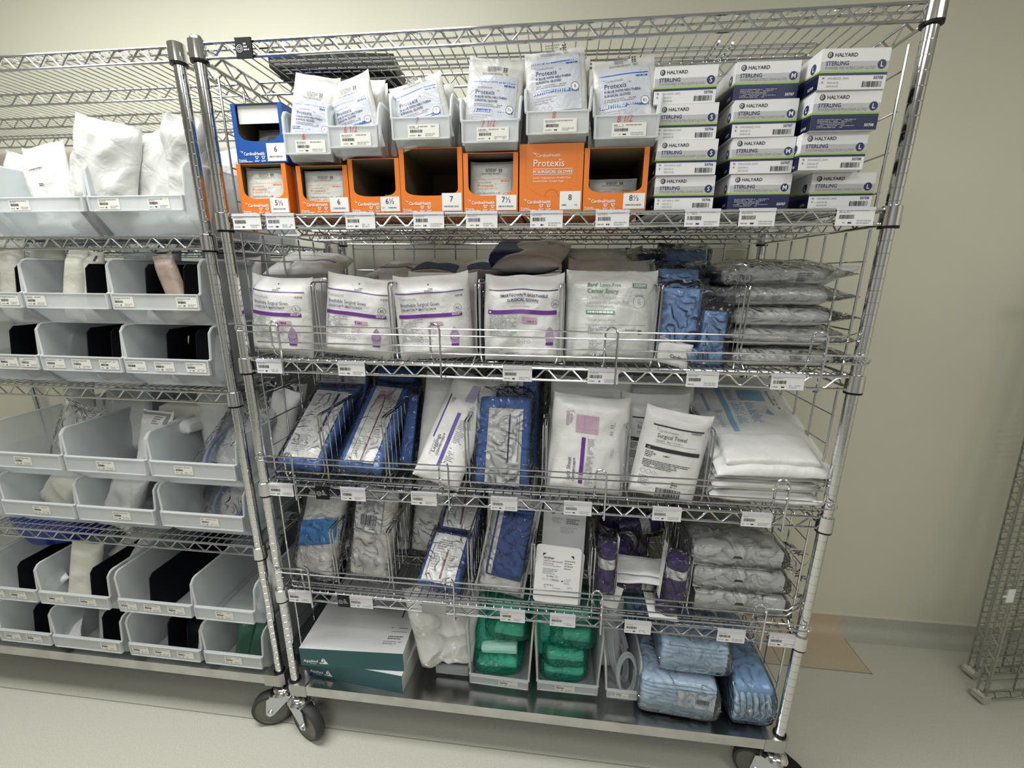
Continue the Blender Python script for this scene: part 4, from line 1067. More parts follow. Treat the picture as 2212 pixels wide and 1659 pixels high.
bagged('cap_pack', (1.10, .14, Z2_ + .048), .10, .09, .040, SURGB, 'flat sky-blue pack under the upright one', 'wrapped pack', 'sky-blue wrapped packs', 70, yaw=3, layers=1)
bagged('cap_pack', (1.14, .30, Z2_ + .002), .18, .14, .155, SURGB, 'bulky sky-blue pack in the shade behind the others', 'wrapped pack', 'sky-blue wrapped packs', 72, layers=3)
a = Art(); a.bird(-.012, .030, .006, INKRED); a.text('CardinalHealth', -.008, .018, .011, INK, bold=True)
soft('wrapped_leaflet', (1.095, .060, Z2_ + .001), .085, .062, .012, 'white printed wrapper corner under the sky-blue packs', 'wrapper', None, lean=16, roll=14, seed=73, art=a, crk=.003, mat=PAPERS)

# long tray pouches lying at the right
zs = Z2_ + .004
stk = [(1.36, .10, .000, .25, .34, .045, 'lowest', POUCHG), (1.365, .12, .047, .24, .33, .045, 'second', POUCHG), (1.355, .13, .094, .24, .32, .05, 'third', FILMH), (1.35, .14, .142, .25, .32, .05, 'fourth', POUCHG), (1.355, .17, .190, .26, .30, .055, 'topmost', POUCHG)]
for k, (x, y, z, w_, h_, t_, nm, mt) in enumerate(stk):
    a = Art()
    if k == 4: a.text('BARD', -.112, .008, .026, INKG, bold=True); a.text('BARD', -.1105, .0095, .0232, POUCHG, bold=True, lvl=3); a.ring(.005, .018, .012, .0007, INKG, 16, a0=.3, a1=3.2); a.micro(.050, .030, .035, 5, .005, INKG, 3)
    elif k in (0, 1): a.micro(.01, .028, .03, 3, .005, INKG, 3); a.ring(-.05, .012, .010, .0007, INKG, 16, a0=.3, a1=3.2); a.rect(.095, .016, .100, .021, INK)
    elif k == 3:
        a.rect(-.11, .020, -.10, .026, INKG)
        for q in range(3): a.ring(-.075 + q * .036, .023, .012, .0008, INKGR, 4); a.bars(-.084 + q * .036, .019, .018, .007, INKG, q)
    o = empty('tray_pouch'); tag(o, '%s of the clear tray pouches lying right of the last divider' % nm, 'tray pouch', 'tray pouches lying at the right of the gown shelf')
    layered(w_ * .92, .30, t_ * .92, 1, 80 + k * 3, [PAPERS, PAPERW, PAPERS, POUCHG, POUCHG][k], 'packed_tray', o, soft=.016, amp=.004, art=a, nx=26)
    f = pillow(w_ * 1.22, .36, t_ * 1.15, seed=80 + k * 2, crk=.008, kx=3.2, px=.7, full=True, mat=FILMH if k in (1, 3) else FILM, name='film_sleeve', parent=o, wob=.03, nu=34, nv=30)
    f.matrix_local = Matrix.Translation((.012, -.18, t_ * .5)) @ Matrix.Rotation(-PI / 2, 4, 'X')
    o.matrix_world = Matrix.Translation((x - .01, y + .095, zs + z)) @ rotm([2, -2, 1, -3, -5][k])
    if k == 4:
        m_ = MB(); V = []
        for i_ in range(9):
            q = i_ / 8; hh_ = .024 * (1 - q) + .0035; cx_ = .105 + q * .085; cz_ = .022 + q * .022
            V += [(cx_, -.135, cz_ - hh_), (cx_, -.135 + .003, cz_ + hh_)]
        m_.add(V, [(2 * i_, 2 * i_ + 2, 2 * i_ + 3, 2 * i_ + 1) for i_ in range(8)], POUCHG); g_ = m_.build('seal_tail', o); g_.modifiers.new('t', 'SOLIDIFY').thickness = .0012

# ---------------------------------------------------------------- shelf dividers
def divider(x, zd, label, y=.035, D=.42, H=.195, yaw=0):
    mb = MB(); r = .0024
    for dx in (-.0045, .0045):
        mb.tube([(dx * 2.6, y - .006, .001), (dx, y + .006, .024), (dx, y, H - .012), (dx, y + .003, H - .003), (dx, y + .012, H), (dx, y + D, H), (dx, y + D + .008, H - .008), (dx, y + D + .008, .024), (dx * 2.6, y + D + .014, .001)], r, CHROME, 8)
    n = int(D / .03)
    for k in range(1, n):
        yy = y + .012 + D * k / n
        mb.tube([(0, yy, .012), (0, yy, H)], .0013, CHROME, 6)
    for k in range(3):
        yy = y + .05 + k * .12; mb.tube([(-.005, yy, H - .002), (-.005, yy + .006, H + .008), (.005, yy + .012, H + .008), (.005, yy + .018, H - .002)], .0018, CHROME, 6)
    mb.tube([(0, y + .012, .014), (0, y + D, .014)], r, CHROME, 6)
    o = mb.build('shelf_divider'); o.location = (x, 0, zd + .0012); o.rotation_euler.z = math.radians(yaw)
    tag(o, label, 'shelf divider', 'wire shelf dividers'); return o
for x, t in ((.188, 'between the first two gown pouches'), (.393, 'between the two XL gown pouches'), (.615, 'left of the 2XL gown pouch'), (.823, 'between the 2XL gown and the drainage bags'), (1.052, 'between the drainage bags and the sky-blue packs'), (1.246, 'right of the sky-blue packs')):
    divider(x, Z2_, 'wire divider standing ' + t)
for x, t in ((.165, 'between the two blue drapes with cream inserts'), (.350, 'between the second blue drape and the leggings pouch'), (.580, 'between the leggings pouch and the tall blue drape'), (.790, 'left of the split sheet pouch'), (1.003, 'between the split sheet and the surgical towel'), (1.212, 'between the surgical towel and the tray pouches')):
    divider(x, Z3, 'wire divider standing ' + t)
for x, t in ((.160, 'between the blue-banded bag and the barcode bag'), (.335, 'right of the barcode bag'), (.580, 'left of the navy towel pouch'), (.765, 'between the navy towel and the sponge cards'), (.935, 'between the sponge cards and the purple rolls'), (1.198, 'between the purple rolls and the white wrapped boxes')):
    divider(x, Z4, 'wire divider standing ' + t)
GREYV = plain('ink_grey_violet', (.36, .33, .52), .4)
# ================================================================ drapes row
def insert_sheet(w, h, kind, seed=0):
    """paper insert lying under the film; prints run along its length"""
    mb = MB(); a = Art()
    if kind == 'ce':
        for k in range(4): a.micro(-w / 2 + .010, h * (.92 - .14 * k), .028, 3, .005, INKG, k, th=.5)
        a.text('CE', -w / 2 + .010, h * .42, .012, INKG); a.micro(-w / 2 + .01, h * .30, .05, 6, .006, INKL, 3, th=.4)
        a.rect(w * .18, h * .35, w * .26, h * .97, INKN); a.micro(-w / 2 + .02, h * .16, .05, 4, .006, INKL, 8)
    elif kind == 'plum':
        a.rect(-w * .36, .02, -w * .345, h * .72, INKN); a.rect(w * .02, 0, w * .07, h * .74, INKM); a.rect(-w * .02, h * .82, w * .22, h * .95, INKPK); a.rect(-w * .30, h * .82, -w * .06, h * .94, INKPK)
        a.micro(w * .12, h * .70, w * .3, 14, .008, INKL, 3, th=.35); a.micro(-w * .30, h * .3, w * .22, 8, .008, INKL, 6, th=.3)
    elif kind == 'black':
        a.rect(w * .10, h * .30, w * .15, h * .93, INKN); a.rect(w * .40, h * .32, w * .415, h * .97, INKN)
        a.text('Under Buttocks Drape', w * .36, h * .52, .008, INKN, ang=PI / 2); a.micro(-w * .4, h * .90, .012, 3, .004, INKG, 3)
        a.micro(-w * .12, h * .8, .018, 5, .005, INKL, 2); a.micro(-w * .1, h * .45, .018, 4, .005, INKL, 4)
        a.rect(w * .0, h * .05, w * .38, h * .17, INKL); a.rect(w * .20, h * .06, w * .36, h * .16, INKG, lvl=2); a.micro(-w * .42, h * .14, .012, 8, .004, INKG, 6)
    elif kind == 'navy':
        a.rect(w * .02, h * .08, w * .08, h * .70, INKM); a.rect(-w * .42, h * .10, -w * .40, h * .75, INKN); a.micro(-w * .3, h * .85, w * .5, 5, .007, INKG, 3, th=.5); a.micro(w * .12, h * .6, w * .3, 8, .007, INKL, 5, th=.35); a.micro(-w * .34, h * .6, w * .3, 8, .008, INKL, 6, th=.35)
    def S(x, y, d):
        return (x, -.0028 * math.sin(y / h * PI) - .0015 * ns(x * 20, y * 14, seed) - d, y)
    nx, ny = 10, 18; V = [S(-w / 2 + w * i / nx, h * j / ny, 0) for j in range(ny + 1) for i in range(nx + 1)]
    F = [(j * (nx + 1) + i, j * (nx + 1) + i + 1, (j + 1) * (nx + 1) + i + 1, (j + 1) * (nx + 1) + i) for j in range(ny) for i in range(nx)]
    V2 = [(x, y + .0006, z) for x, y, z in V]
    mb.add(V, F, PAPERS); mb.add(V2, [f[::-1] for f in F], PAPERS)
    a.emit(mb, S)
    return mb.build('paper_insert', angle=60)
def drape_pack(loc, w, h, t, mat, label, kind, seed, yaw=0, lean=0, roll=0, iw=.62, ih=.8, iz=.12, ix=0, film_=None):
    o = empty('drape_pack'); tag(o, label, 'drape pack', 'drape packs in clear bags')
    b = pillow(w * .92, h * .92, t, seed=seed, crk=.002, kx=8, px=.35, full=True, mat=mat, name='folded_drape', parent=o, wob=.008); b.location = (0, 0, h * .03)
    # folded layers seen at the edge
    l = pillow(w * .86, h * .90, t * 1.25, seed=seed + 5, crk=.001, kx=10, px=.3, full=True, mat=MBLUE if mat is MBLUE else mat, name='inner_fold', parent=o, wob=.008, nu=14, nv=16); l.location = (0, t * .2, h * .03)
    if kind:
        i = insert_sheet(w * iw, h * ih, kind, seed); i.parent = o; i.location = (ix, -t * .5 - .004, h * iz)
    f = pillow(w * 1.06, h * 1.08, t * 1.35, seed=seed + 1, crk=.0035, kx=5, px=.45, head=.12, foot=.05, mat=film_ or FILM, name='film_bag', parent=o, wob=.02, nu=22, nv=28); f.location = (0, -.001, -.006)
    o.matrix_world = Matrix.Translation(loc) @ rotm(yaw, lean, roll)
    return o
drape_pack((.070, .050, Z3 + .016), .155, .300, .035, MBLUE, 'first blue drape pack from the left, its long cream insert printed sideways', 'ce', 101, yaw=-5, lean=50, roll=2, iw=.75, ih=.80, iz=.10)
drape_pack((.255, .050, Z3 + .018), .150, .320, .035, MBLUE, 'second blue drape pack, its insert with a plum stripe and mauve boxes', 'plum', 103, yaw=-3, lean=50, roll=3, iw=.60, ih=.83, iz=.08)
drape_pack((.105, .250, Z3 + .004), .190, .275, .05, MBLUE, 'dim blue drape pack standing behind the first one', 'navy', 105, yaw=0, lean=14, iw=.9, ih=.18, iz=.80)
drape_pack((.290, .270, Z3 + .004), .150, .290, .05, MBLUE, 'dim blue drape pack standing behind the second one', None, 107, lean=12)
drape_pack((.090, .120, Z3 + .004), .150, .260, .04, MBLUE, 'blue drape pack lying under the first one', None, 109, lean=66)
drape_pack((.275, .120, Z3 + .004), .150, .260, .04, MBLUE, 'blue drape pack lying under the second one', None, 111, lean=66)
drape_pack((.365, .140, Z3 + .004), .045, .24, .03, MBLUE, 'narrow blue pack squeezed beside the second divider', None, 113, lean=30)
a = Art()
a.rect(-.050, .115, -.046, .245, INKV); a.text('Leggings', -.028, .075, .0155, INKN, ang=PI / 2); a.text('CONVERTORS\u2122', -.016, .070, .0085, INKN, ang=PI / 2, bold=True)
a.rect(-.008, .045, .002, .200, INKV); a.micro(.008, .18, .028, 14, .0048, INKG, 3, th=.35); a.micro(.008, .10, .024, 9, .0048, INKG, 5, th=.35); a.text('CardinalHealth', -.038, .065, .0075, INKG, ang=PI / 2)
a.poly([(-.002, .235), (.024, .238), (.026, .290), (.004, .288)], GREYV, 1); a.poly([(.000, .240), (.020, .243), (.022, .284), (.006, .282)], INKV, 1) if False else None
a.micro(-.040, .235, .012, 4, .004, INKG, 7); a.micro(.02, .225, .012, 2, .005, INKG, 8)
soft('leggings_pouch', (.492, .020, Z3 + .018), .140, .325, .050, 'white leggings pouch with a violet stripe leaning to the right', 'leggings pouch', yaw=0, lean=32, roll=17, seed=121, art=a, mat=PAPERS, crk=.006, head=.12, foot=.12, wob=.03, topwob=.02)
soft('leggings_pouch', (.475, .130, Z3 + .004), .150, .285, .05, 'white pouch hidden behind the printed leggings pouch', 'leggings pouch', lean=18, roll=4, seed=123, mat=PAPERW, crk=.006)
drape_pack((.490, .250, Z3 + .004), .17, .25, .06, MBLUE, 'blue pack in the shade at the back of the leggings bay', None, 125, lean=10)
drape_pack((.672, .045, Z3 + .006), .160, .262, .050, MBLUE, 'tall blue drape pack with a cream insert and black stripe, right of the leggings', 'black', 127, yaw=-2, lean=22, iw=.60, ih=.80, iz=.02, ix=.006)
drape_pack((.690, .160, Z3 + .004), .165, .300, .05, MBLUE, 'blue drape pack rising behind the tall one with the black stripe', 'navy', 129, lean=10, iw=.6, ih=.2, iz=.76, ix=-.02)
drape_pack((.690, .290, Z3 + .004), .165, .29, .05, DBLUE, 'dark pack furthest back behind the tall blue drape', None, 131, lean=4)
a = Art()
a.rect(-.040, .170, .018, .216, INKPK); a.rect(-.019, .172, -.0183, .214, INKL, lvl=2); a.rect(-.037, .180, .015, .1805, INKL, lvl=2); a.rect(-.066, .185, -.059, .222, INKPK); a.ring(-.0625, .217, .003, .0006, WHITE, lvl=2); a.micro(-.057, .222, .010, 8, .0045, INKG, 4, th=.4)
a.rect(-.022, .035, -.012, .158, INKP); a.rect(-.022, .050, -.012, .058, INKPK, lvl=2)
a.text('Split Sheet', -.045, .040, .0145, INKN, ang=PI / 2); a.text('CONVERTORS\u2122', -.033, .038, .0085, INKN, ang=PI / 2, bold=True)
a.micro(-.006, .154, .020, 10, .0042, INKG, 6, th=.4); a.micro(-.006, .108, .020, 11, .0042, INKG, 7, th=.4); a.micro(-.006, .060, .022, 8, .0042, INKG, 8, th=.4)
for k in range(3): a.ring(.060, .13 - .009 * k, .004, .0006, INKG, 12)
a.micro(.050, .20, .012, 6, .006, INKG, 2, th=.4); a.bird(-.058, .032, .003, INKG)
soft('split_sheet_pouch', (.900, .050, Z3 + .002), .205, .262, .065, 'white split sheet pouch with a mauve panel and purple stripe', 'split sheet pouch', 'split sheet pouches', yaw=1, lean=9, roll=3, seed=141, art=a, mat=PAPERS, crk=.007, head=.12, bend=.02, topwob=.02)
soft('split_sheet_pouch', (.905, .145, Z3 + .002), .225, .292, .07, 'plain white pouch standing behind the split sheet pouch', 'split sheet pouch', 'split sheet pouches', lean=9, roll=2, seed=143, mat=PAPERS, crk=.006, topwob=.03)
soft('split_sheet_pouch', (.93, .27, Z3 + .002), .25, .29, .08, 'rearmost white pouch behind the split sheet', 'split sheet pouch', 'split sheet pouches', lean=6, seed=145, mat=PAPERW)
def towel_art():
    a = Art()
    a.rect(-.062, .192, .068, .1955, INK); a.bird(-.050, .185, .004, INKG); a.text('CardinalHealth', -.047, .178, .0085, INKG); a.text('Surgical Towel', -.047, .163, .0155, INK, fit=.075)
    a.text('Standard', -.047, .153, .006, INK); a.text('Blue \u2022 17 x 26 in', -.020, .153, .006, INK); a.rect(-.047, .149, .055, .1496, INK); a.micro(.035, .186, .028, 1, .006, INKG, 3, th=.8)
    a.rect(-.068, .128, .069, .138, INK); a.text('x4', -.063, .130, .0065, WHITE, lvl=2); a.micro(-.066, .121, .02, 4, .0045, INK, 4, th=.4); a.micro(-.046, .116, .04, 1, .0045, INK, 5, th=.5)
    a.micro(-.068, .098, .125, 5, .0045, INK, 6, th=.4); a.ring(-.062, .068, .006, .0006, INK, 16); a.ring(-.048, .068, .006, .0006, INK, 16); a.ring(-.034, .068, .006, .0006, INK, 4)
    a.micro(-.068, .054, .035, 6, .0045, INKG, 7, th=.4); a.bars(-.020, .010, .066, .022, INK, 13); a.micro(-.020, .006, .066, 1, .003, INK, 8); a.micro(.015, .05, .02, 3, .006, INK, 9)
    return a
soft('towel_pouch', (1.098, .045, Z3 + .004), .170, .235, .040, 'front surgical towel pouch with bold black print, tilted clockwise', 'towel pouch', 'surgical towel pouches', yaw=-2, lean=6, roll=9, seed=151, art=towel_art(), mat=PAPERS, crk=.005, head=.12, topwob=.02, foot=.06)
soft('towel_pouch', (1.085, .120, Z3 + .004), .185, .255, .045, 'second surgical towel pouch half hidden behind the front one', 'towel pouch', 'surgical towel pouches', yaw=0, lean=7, roll=1, seed=153, art=towel_art(), mat=PAPERS, crk=.005, topwob=.02)
soft('towel_pouch', (1.11, .21, Z3 + .004), .22, .285, .06, 'plain pouch standing behind the two surgical towels', 'towel pouch', 'surgical towel pouches', lean=8, seed=155, mat=PAPERS)
soft('towel_pouch', (1.15, .33, Z3 + .004), .26, .275, .06, 'rear white pouch in the shade behind the towels', 'towel pouch', 'surgical towel pouches', lean=4, seed=157, mat=PAPERW)
# tray pouches stack
a = Art()
a.rect(-.108, .225, -.100, .30, INKSKY); a.rect(-.062, .140, -.048, .325, INKSKY); a.rect(-.005, .265, .065, .31, INKSKY); a.micro(-.038, .31, .018, 8, .006, INKSKY, 4, th=.45); a.micro(-.038, .25, .030, 14, .006, INKSKY, 5, th=.4)
a.micro(.0, .25, .030, 14, .006, INKSKY, 6, th=.4); a.micro(-.09, .22, .02, 10, .007, INKSKY, 9, th=.35); a.micro(.080, .31, .008, 12, .006, INK, 7, th=.5); a.micro(.092, .29, .008, 10, .006, INK, 8, th=.5); a.poly([(.045, .21), (.066, .205), (.058, .232)], INKSKY)
lift = [(.000, .25, .33, .045, 88, 'lowest'), (.030, .25, .33, .04, 87, 'second lowest'), (.055, .25, .33, .035, 85, 'middle')]
for k, (z, w_, h_, t_, ln, nm) in enumerate(lift):
    soft('tray_pouch', (1.355 + .004 * k, .015 + .006 * k, Z3 + .022 + z), w_ + .02, h_, t_, '%s white pouch in the pile right of the surgical towels' % nm, 'tray pouch', 'white tray pouches in a pile', yaw=[-3, 2, -1][k], lean=ln, seed=160 + k, mat=[PAPERS, PAPERW, PAPERS][k], crk=.006, foot=.1, head=.08)
tp = pillow(.285, .36, .035, seed=171, crk=.004, mat=PAPERS, art=a, name='tray_pouch', foot=.05, head=.06, wob=.015, bend=.0)
place(tp, (1.362, .000, Z3 + .098), 2, 66, 0); tag(tp, 'topmost tray pouch with pale blue print, sloping up to the back of its pile', 'tray pouch', 'white tray pouches in a pile')
tr = pillow(.225, .100, .028, seed=17.2, crk=.005, kx=7, px=.4, full=True, mat=PAPERS, name='tray_bulge', parent=tp, nu=34, nv=24, wob=.01)
tr.matrix_parent_inverse = Matrix.Identity(4); tr.matrix_local = Matrix.Translation((-.008, -.018, .022))
soft('tray_pouch', (1.375, .03, Z3 + .078), .27, .34, .03, 'pouch with a thin blue line just under the topmost one', 'tray pouch', 'white tray pouches in a pile', yaw=0, lean=72, seed=173, mat=PAPERS, crk=.006, art=Art().rect(-.10, .012, .12, .020, INKSKY))
soft('tray_pouch', (1.36, .30, Z3 + .004), .28, .27, .05, 'white pouch propped upright behind the pile of tray pouches', 'tray pouch', 'white tray pouches in a pile', lean=4, seed=175, mat=PAPERW)

# ================================================================ gauze, towels, cards, rolls, boxes
def gauze_bag(loc, w, h, t, label, seed, yaw, lean, roll, band, card):
    o = empty('gauze_bag'); tag(o, label, 'clear bag', 'clear bags of white gauze')
    b = pillow(w * .9, h * .93, t * .85, seed=seed, crk=.006, kx=5, px=.45, full=True, mat=GAUZE, name='gauze_stack', parent=o); b.location = (0, 0, h * .03)
    if band:
        mb = MB(); V = []; nx = 12
        for j in range(9):
            for i in range(nx + 1):
                u = -1 + 2 * i / nx; x = u * w * .46
                V.append((x, -(t * .46) * (1 - abs(u) ** 5) ** .5 - .006 - .002 * ns(x * 20, j * .5, 1), h * .38 + h * .30 * j / 8 + (u * .018)))
        mb.add(V, [(j * (nx + 1) + i, j * (nx + 1) + i + 1, (j + 1) * (nx + 1) + i + 1, (j + 1) * (nx + 1) + i) for j in range(8) for i in range(nx)], BAND)
        ob = mb.build('blue_band', o); sd = ob.modifiers.new('thick', 'SOLIDIFY'); sd.thickness = .001
    if card:
        mb = MB(); mb.box(0, -.0006, 0, .088, .0006, .125, LABELW); a = Art()
        a.micro(.008, .117, .04, 4, .0048, INKG, 2, th=.5); a.rect(.006, .0955, .078, .0965, INK, cell=1); a.disc(.012, .086, .0042, INK); a.ring(.034, .087, .0048, .001, INK); a.ring(.058, .087, .004, .0007, INKG, 4)
        a.micro(.028, .077, .012, 2, .003, INKG, 3); a.text('CE', .008, .066, .0085, INK, bold=True); a.micro(.035, .068, .03, 3, .003, INKG, 5); a.bars(.020, .022, .052, .032, INK, 21); a.micro(.018, .018, .052, 1, .003, INK, 4); a.micro(.006, .008, .02, 1, .004, INK, 7, th=.7); a.micro(.045, .010, .02, 1, .004, INK, 8, th=.7)
        a.emit(mb, face_map((0, -.0006, 0), (1, 0, 0), (0, 0, 1), (0, -1, 0)))
        oc = mb.build('barcode_card', o, smooth=False); oc.location = (-w * .36, -t * .5 - .004, h * .52); oc.rotation_euler.x = .02
    f = pillow(w * 1.05, h * 1.1, t * 1.15, seed=seed + 1, crk=.006, kx=4, px=.5, head=.15, foot=.05, mat=FILM, name='film_bag', parent=o, wob=.03, nu=22, nv=26); f.location = (0, -.002, -.006)
    o.matrix_world = Matrix.Translation(loc) @ rotm(yaw, lean, roll)
    return o
gauze_bag((.078, .060, Z4 + .012), .155, .265, .075, 'clear bag of white gauze with a wide blue band', 201, -6, 20, 4, True, False)
gauze_bag((.255, .065, Z4 + .012), .145, .290, .075, 'clear bag of white gauze with a barcode card in its upper half', 203, -3, 17, 3, False, True)
gauze_bag((.10, .210, Z4 + .006), .15, .25, .08, 'clear gauze bag standing behind the blue-banded one', 205, 0, 8, 0, False, False)
gauze_bag((.27, .220, Z4 + .006), .15, .26, .08, 'clear gauze bag standing behind the barcode one', 207, 0, 8, 0, False, False)
gauze_bag((.395, .210, Z4 + .006), .13, .26, .07, 'dim clear bag right of the barcode bag, beyond its divider', 209, 0, 14, 4, False, False)
drape_pack((.478, .035, Z4 + .012), .145, .185, .035, TOWELB, 'lower navy pack with a printed insert and plum stripe, lying sloped', 'navy', 211, yaw=-6, lean=56, roll=2, iw=.72, ih=.80, iz=.08)
drape_pack((.512, .185, Z4 + .105), .145, .200, .035, TOWELB, 'upper navy pack with a printed insert, behind the lower one', 'navy', 213, yaw=-4, lean=42, roll=2, iw=.72, ih=.80, iz=.08)
drape_pack((.500, .150, Z4 + .004), .150, .24, .05, TOWELB, 'navy pack under the two printed navy packs', None, 215, lean=64)
drape_pack((.500, .320, Z4 + .004), .150, .24, .06, TOWELB, 'navy pack upright in the shade behind the printed ones', None, 217, lean=6)
# navy towel in a white pouch
o = empty('towel_pouch'); tag(o, 'clear pouch of navy folded towels with white borders, left of the white sponge cards', 'towel pouch')
pb = pillow(.150, .295, .040, seed=221, crk=.004, mat=PAPERS, name='pouch_back', parent=o, head=.14, kx=4, px=.5)
tb = pillow(.110, .215, .050, seed=222, crk=.0025, kx=9, px=.3, full=True, mat=TOWELB, name='folded_towel', parent=o); tb.location = (.004, -.012, .050)
wb_ = MB().box(-.006, -.001, 0, .006, .001, .190, LABELW).build('white_strip', o, smooth=False); wb_.location = (-.036, -.041, .062)
ff = pillow(.140, .285, .080, seed=224, crk=.004, kx=4, px=.5, mat=FILM, name='film_front', parent=o); ff.location = (0, -.006, .002)
o.matrix_world = Matrix.Translation((.665, .050, Z4 + .014)) @ rotm(-2, 18, 9)
soft('towel_pouch', (.685, .150, Z4 + .004), .150, .31, .04, 'plain white pouch standing behind the navy towel pouch', 'towel pouch', 'white pouches behind the navy towels', lean=10, seed=226, mat=PAPERS, art=Art().disc(0, .27, .003, INK).micro(-.015, .255, .03, 2, .005, INKG, 2))
soft('towel_pouch', (.690, .240, Z4 + .004), .150, .30, .04, 'rearmost white pouch behind the navy towel pouch', 'towel pouch', 'white pouches behind the navy towels', lean=6, seed=228, mat=PAPERW)
# sponge cards
def sponge_card(loc, yaw, lean, roll, kind, label, w=.130, h=.172):
    mb = MB(); r = .010; P = []
    for cx, cz, a0 in ((w / 2 - r, h - r, 0), (-w / 2 + r, h - r, 90), (-w / 2 + r, r, 180), (w / 2 - r, r, 270)):
        for k in range(6):
            a = math.radians(a0 + 18 * k); P.append((cx + r * math.cos(a), cz + r * math.sin(a)))
    mb.prism(P, -.0006, .0006, BOXW); Q = [(x * .9, (z - h / 2) * .92 + h / 2) for x, z in P]; mb.prism(Q, .0006, .016, milky_tray)
    a = Art()
    if kind == 'front':
        for s in (-1, 1):
            a.poly([(s * .044, h - .024), (s * .044, h - .034), (s * .041, h - .030), (s * .037, h - .0265), (s * .034, h - .024)], INK, 1)
        a.text('stryker', -.042, .128, .0105, INK, bold=True); a.text('SurgiCount Safety-Sponge\u00ae', -.042, .1205, .0062, INK, fit=.055); a.text('Gauze Sponge', -.042, .1135, .0060, INK, fit=.030); a.micro(-.042, .108, .050, 1, .0035, INKG, 3, th=.5)
        a.micro(-.042, .098, .045, 4, .0045, INKG, 4, th=.4); a.micro(.018, .126, .03, 4, .0075, INKG, 6, th=.4); a.text('R\u2093 ONLY', -.030, .076, .0055, INK, bold=True); a.ring(-.002, .0785, .003, .0006, INK)
        for k in range(3): a.ring(-.038 + .011 * k, .068, .0033, .0006, INKG, 14)
        a.rect(-.014, .065, .006, .071, INKL); a.poly([(.011, .066), (.017, .066), (.017, .071)], INK); a.micro(.02, .074, .02, 5, .0035, INKL, 8); a.text('60 09 45 0', -.036, .050, .0062, INK); a.micro(-.036, .044, .05, 1, .0036, INKG, 5); a.text('LOT X', .030, .049, .0055, INK)
    else:
        a.rect(-.040, h - .030, -.030, h - .020, INKG); a.bars(-.010, h - .030, .045, .012, INKG, 5); a.micro(-.036, h - .042, .03, 4, .0045, INKL, 3); a.micro(.005, h - .045, .04, 3, .006, INKG, 4, th=.6); a.micro(-.01, h - .07, .05, 5, .004, INKL, 6)
    a.emit(mb, face_map((0, -.0006, 0), (1, 0, 0), (0, 0, 1), (0, -1, 0)))
    o = mb.build('sponge_card', smooth=False); place(o, loc, yaw, lean, roll); return tag(o, label, 'sponge pack', 'white sponge packs')
milky_tray = milky('clear_tray', (.7, .72, .74), .35)
sponge_card((.832, .012, Z4 + .022), -2, 12, 2, 'front', 'front white sponge card with full black print', .128, .168)
sponge_card((.840, .036, Z4 + .003), -3, 12, 3, 'back', 'blank white sponge card showing just below the printed one', .128, .160)
sponge_card((.850, .120, Z4 + .110), 0, 12, 2, 'back', 'dim printed sponge card rising behind the front one', .128, .150)
sponge_card((.850, .165, Z4 + .135), 0, 12, 1, 'back', 'upper sponge card half hidden under the shelf above', .125, .150)
b = layered(.125, .26, .110, 7, 3.3, PAPERS, 'sponge_stack', amp=.004); place(b, (.85, .27, Z4 + .002)); tag(b, 'stack of white sponge packs in the shade behind the printed cards', 'sponge pack', 'white sponge packs')

# purple rolls
def purple_roll(loc, L, r, label, yaw=0, lean=0, roll=0, flap=True, seed=0):
    o = empty('wrapped_roll'); tag(o, label, 'purple roll', 'purple wrapped rolls')
    mb = MB(); mb.lathe([(r * .55, 0), (r * .95, .004), (r, .012), (r, L - .012), (r * .95, L - .004), (r * .55, L)], PURPLE, 26)
    mb.build('roll', o)
    MB().lathe([(r + .0008, L * .52), (r + .0012, L * .53), (r + .0012, L * .72), (r + .0008, L * .73)], LABELW, 26, cap=False).build('white_band', o)
    if flap:
        mb = MB(); V = []; n = 14
        for i in range(n + 1):
            z = -.022 + (L + .05) * i / n
            V += [(r + .002 + .004 * ns(z * 12, seed, 0), -r * .95, z), (r + .003 + .004 * ns(z * 14, seed, 2), r * 1.0, z)]
        mb.add(V, [(2 * i, 2 * i + 1, 2 * i + 3, 2 * i + 2) for i in range(n)], PAPERS); f = mb.build('paper_backing', o); sd = f.modifiers.new('t', 'SOLIDIFY'); sd.thickness = .0007
    fb = pillow(r * 2.5, L * 1.25, r * 2.2, seed=seed, crk=.003, kx=4, px=.5, head=.14, foot=.1, mat=FILM, name='film_bag', parent=o, nu=18, nv=20); fb.location = (0, 0, -L * .1)
    o.matrix_world = Matrix.Translation(loc) @ rotm(yaw, lean, roll)
    return o
purple_roll((.972, .040, Z4 + .060), .135, .024, 'upright purple roll at the left, its paper backing on the right', 4, 10, 3, True, 1)
purple_roll((1.158, .030, Z4 + .062), .125, .028, 'upright purple roll at the right with a white band at mid height', 0, 8, 4, False, 2)
f_ = MB().box(-.0005, -.014, -.01, .0005, .02, .150, PAPERS).build('paper_sheet', smooth=False); place(f_, (1.122, .040, Z4 + .065), 0, 8, 5); tag(f_, 'upright white paper edge left of the right-hand purple roll', 'paper sheet')
purple_roll((1.140, .020, Z4 + .030), .075, .026, 'short purple roll lying low under the right-hand upright one', 84, 0, 88, False, 3)
purple_roll((1.010, .125, Z4 + .036), .150, .031, 'purple roll lying across the middle of the bay', 0, 12, 88, False, 4)
purple_roll((1.020, .155, Z4 + .100), .115, .030, 'purple roll lying higher, its round end facing forward', 60, 0, 86, False, 5)
purple_roll((1.030, .26, Z4 + .120), .14, .034, 'dim purple roll at the back left of the bay', 10, 0, 80, False, 6)
purple_roll((1.000, .29, Z4 + .004), .16, .036, 'dim upright purple roll at the back', 0, 0, 6, False, 7)
purple_roll((1.110, .30, Z4 + .004), .16, .036, 'dim upright purple roll at the back near the wrapped boxes', 0, 0, -6, False, 8)
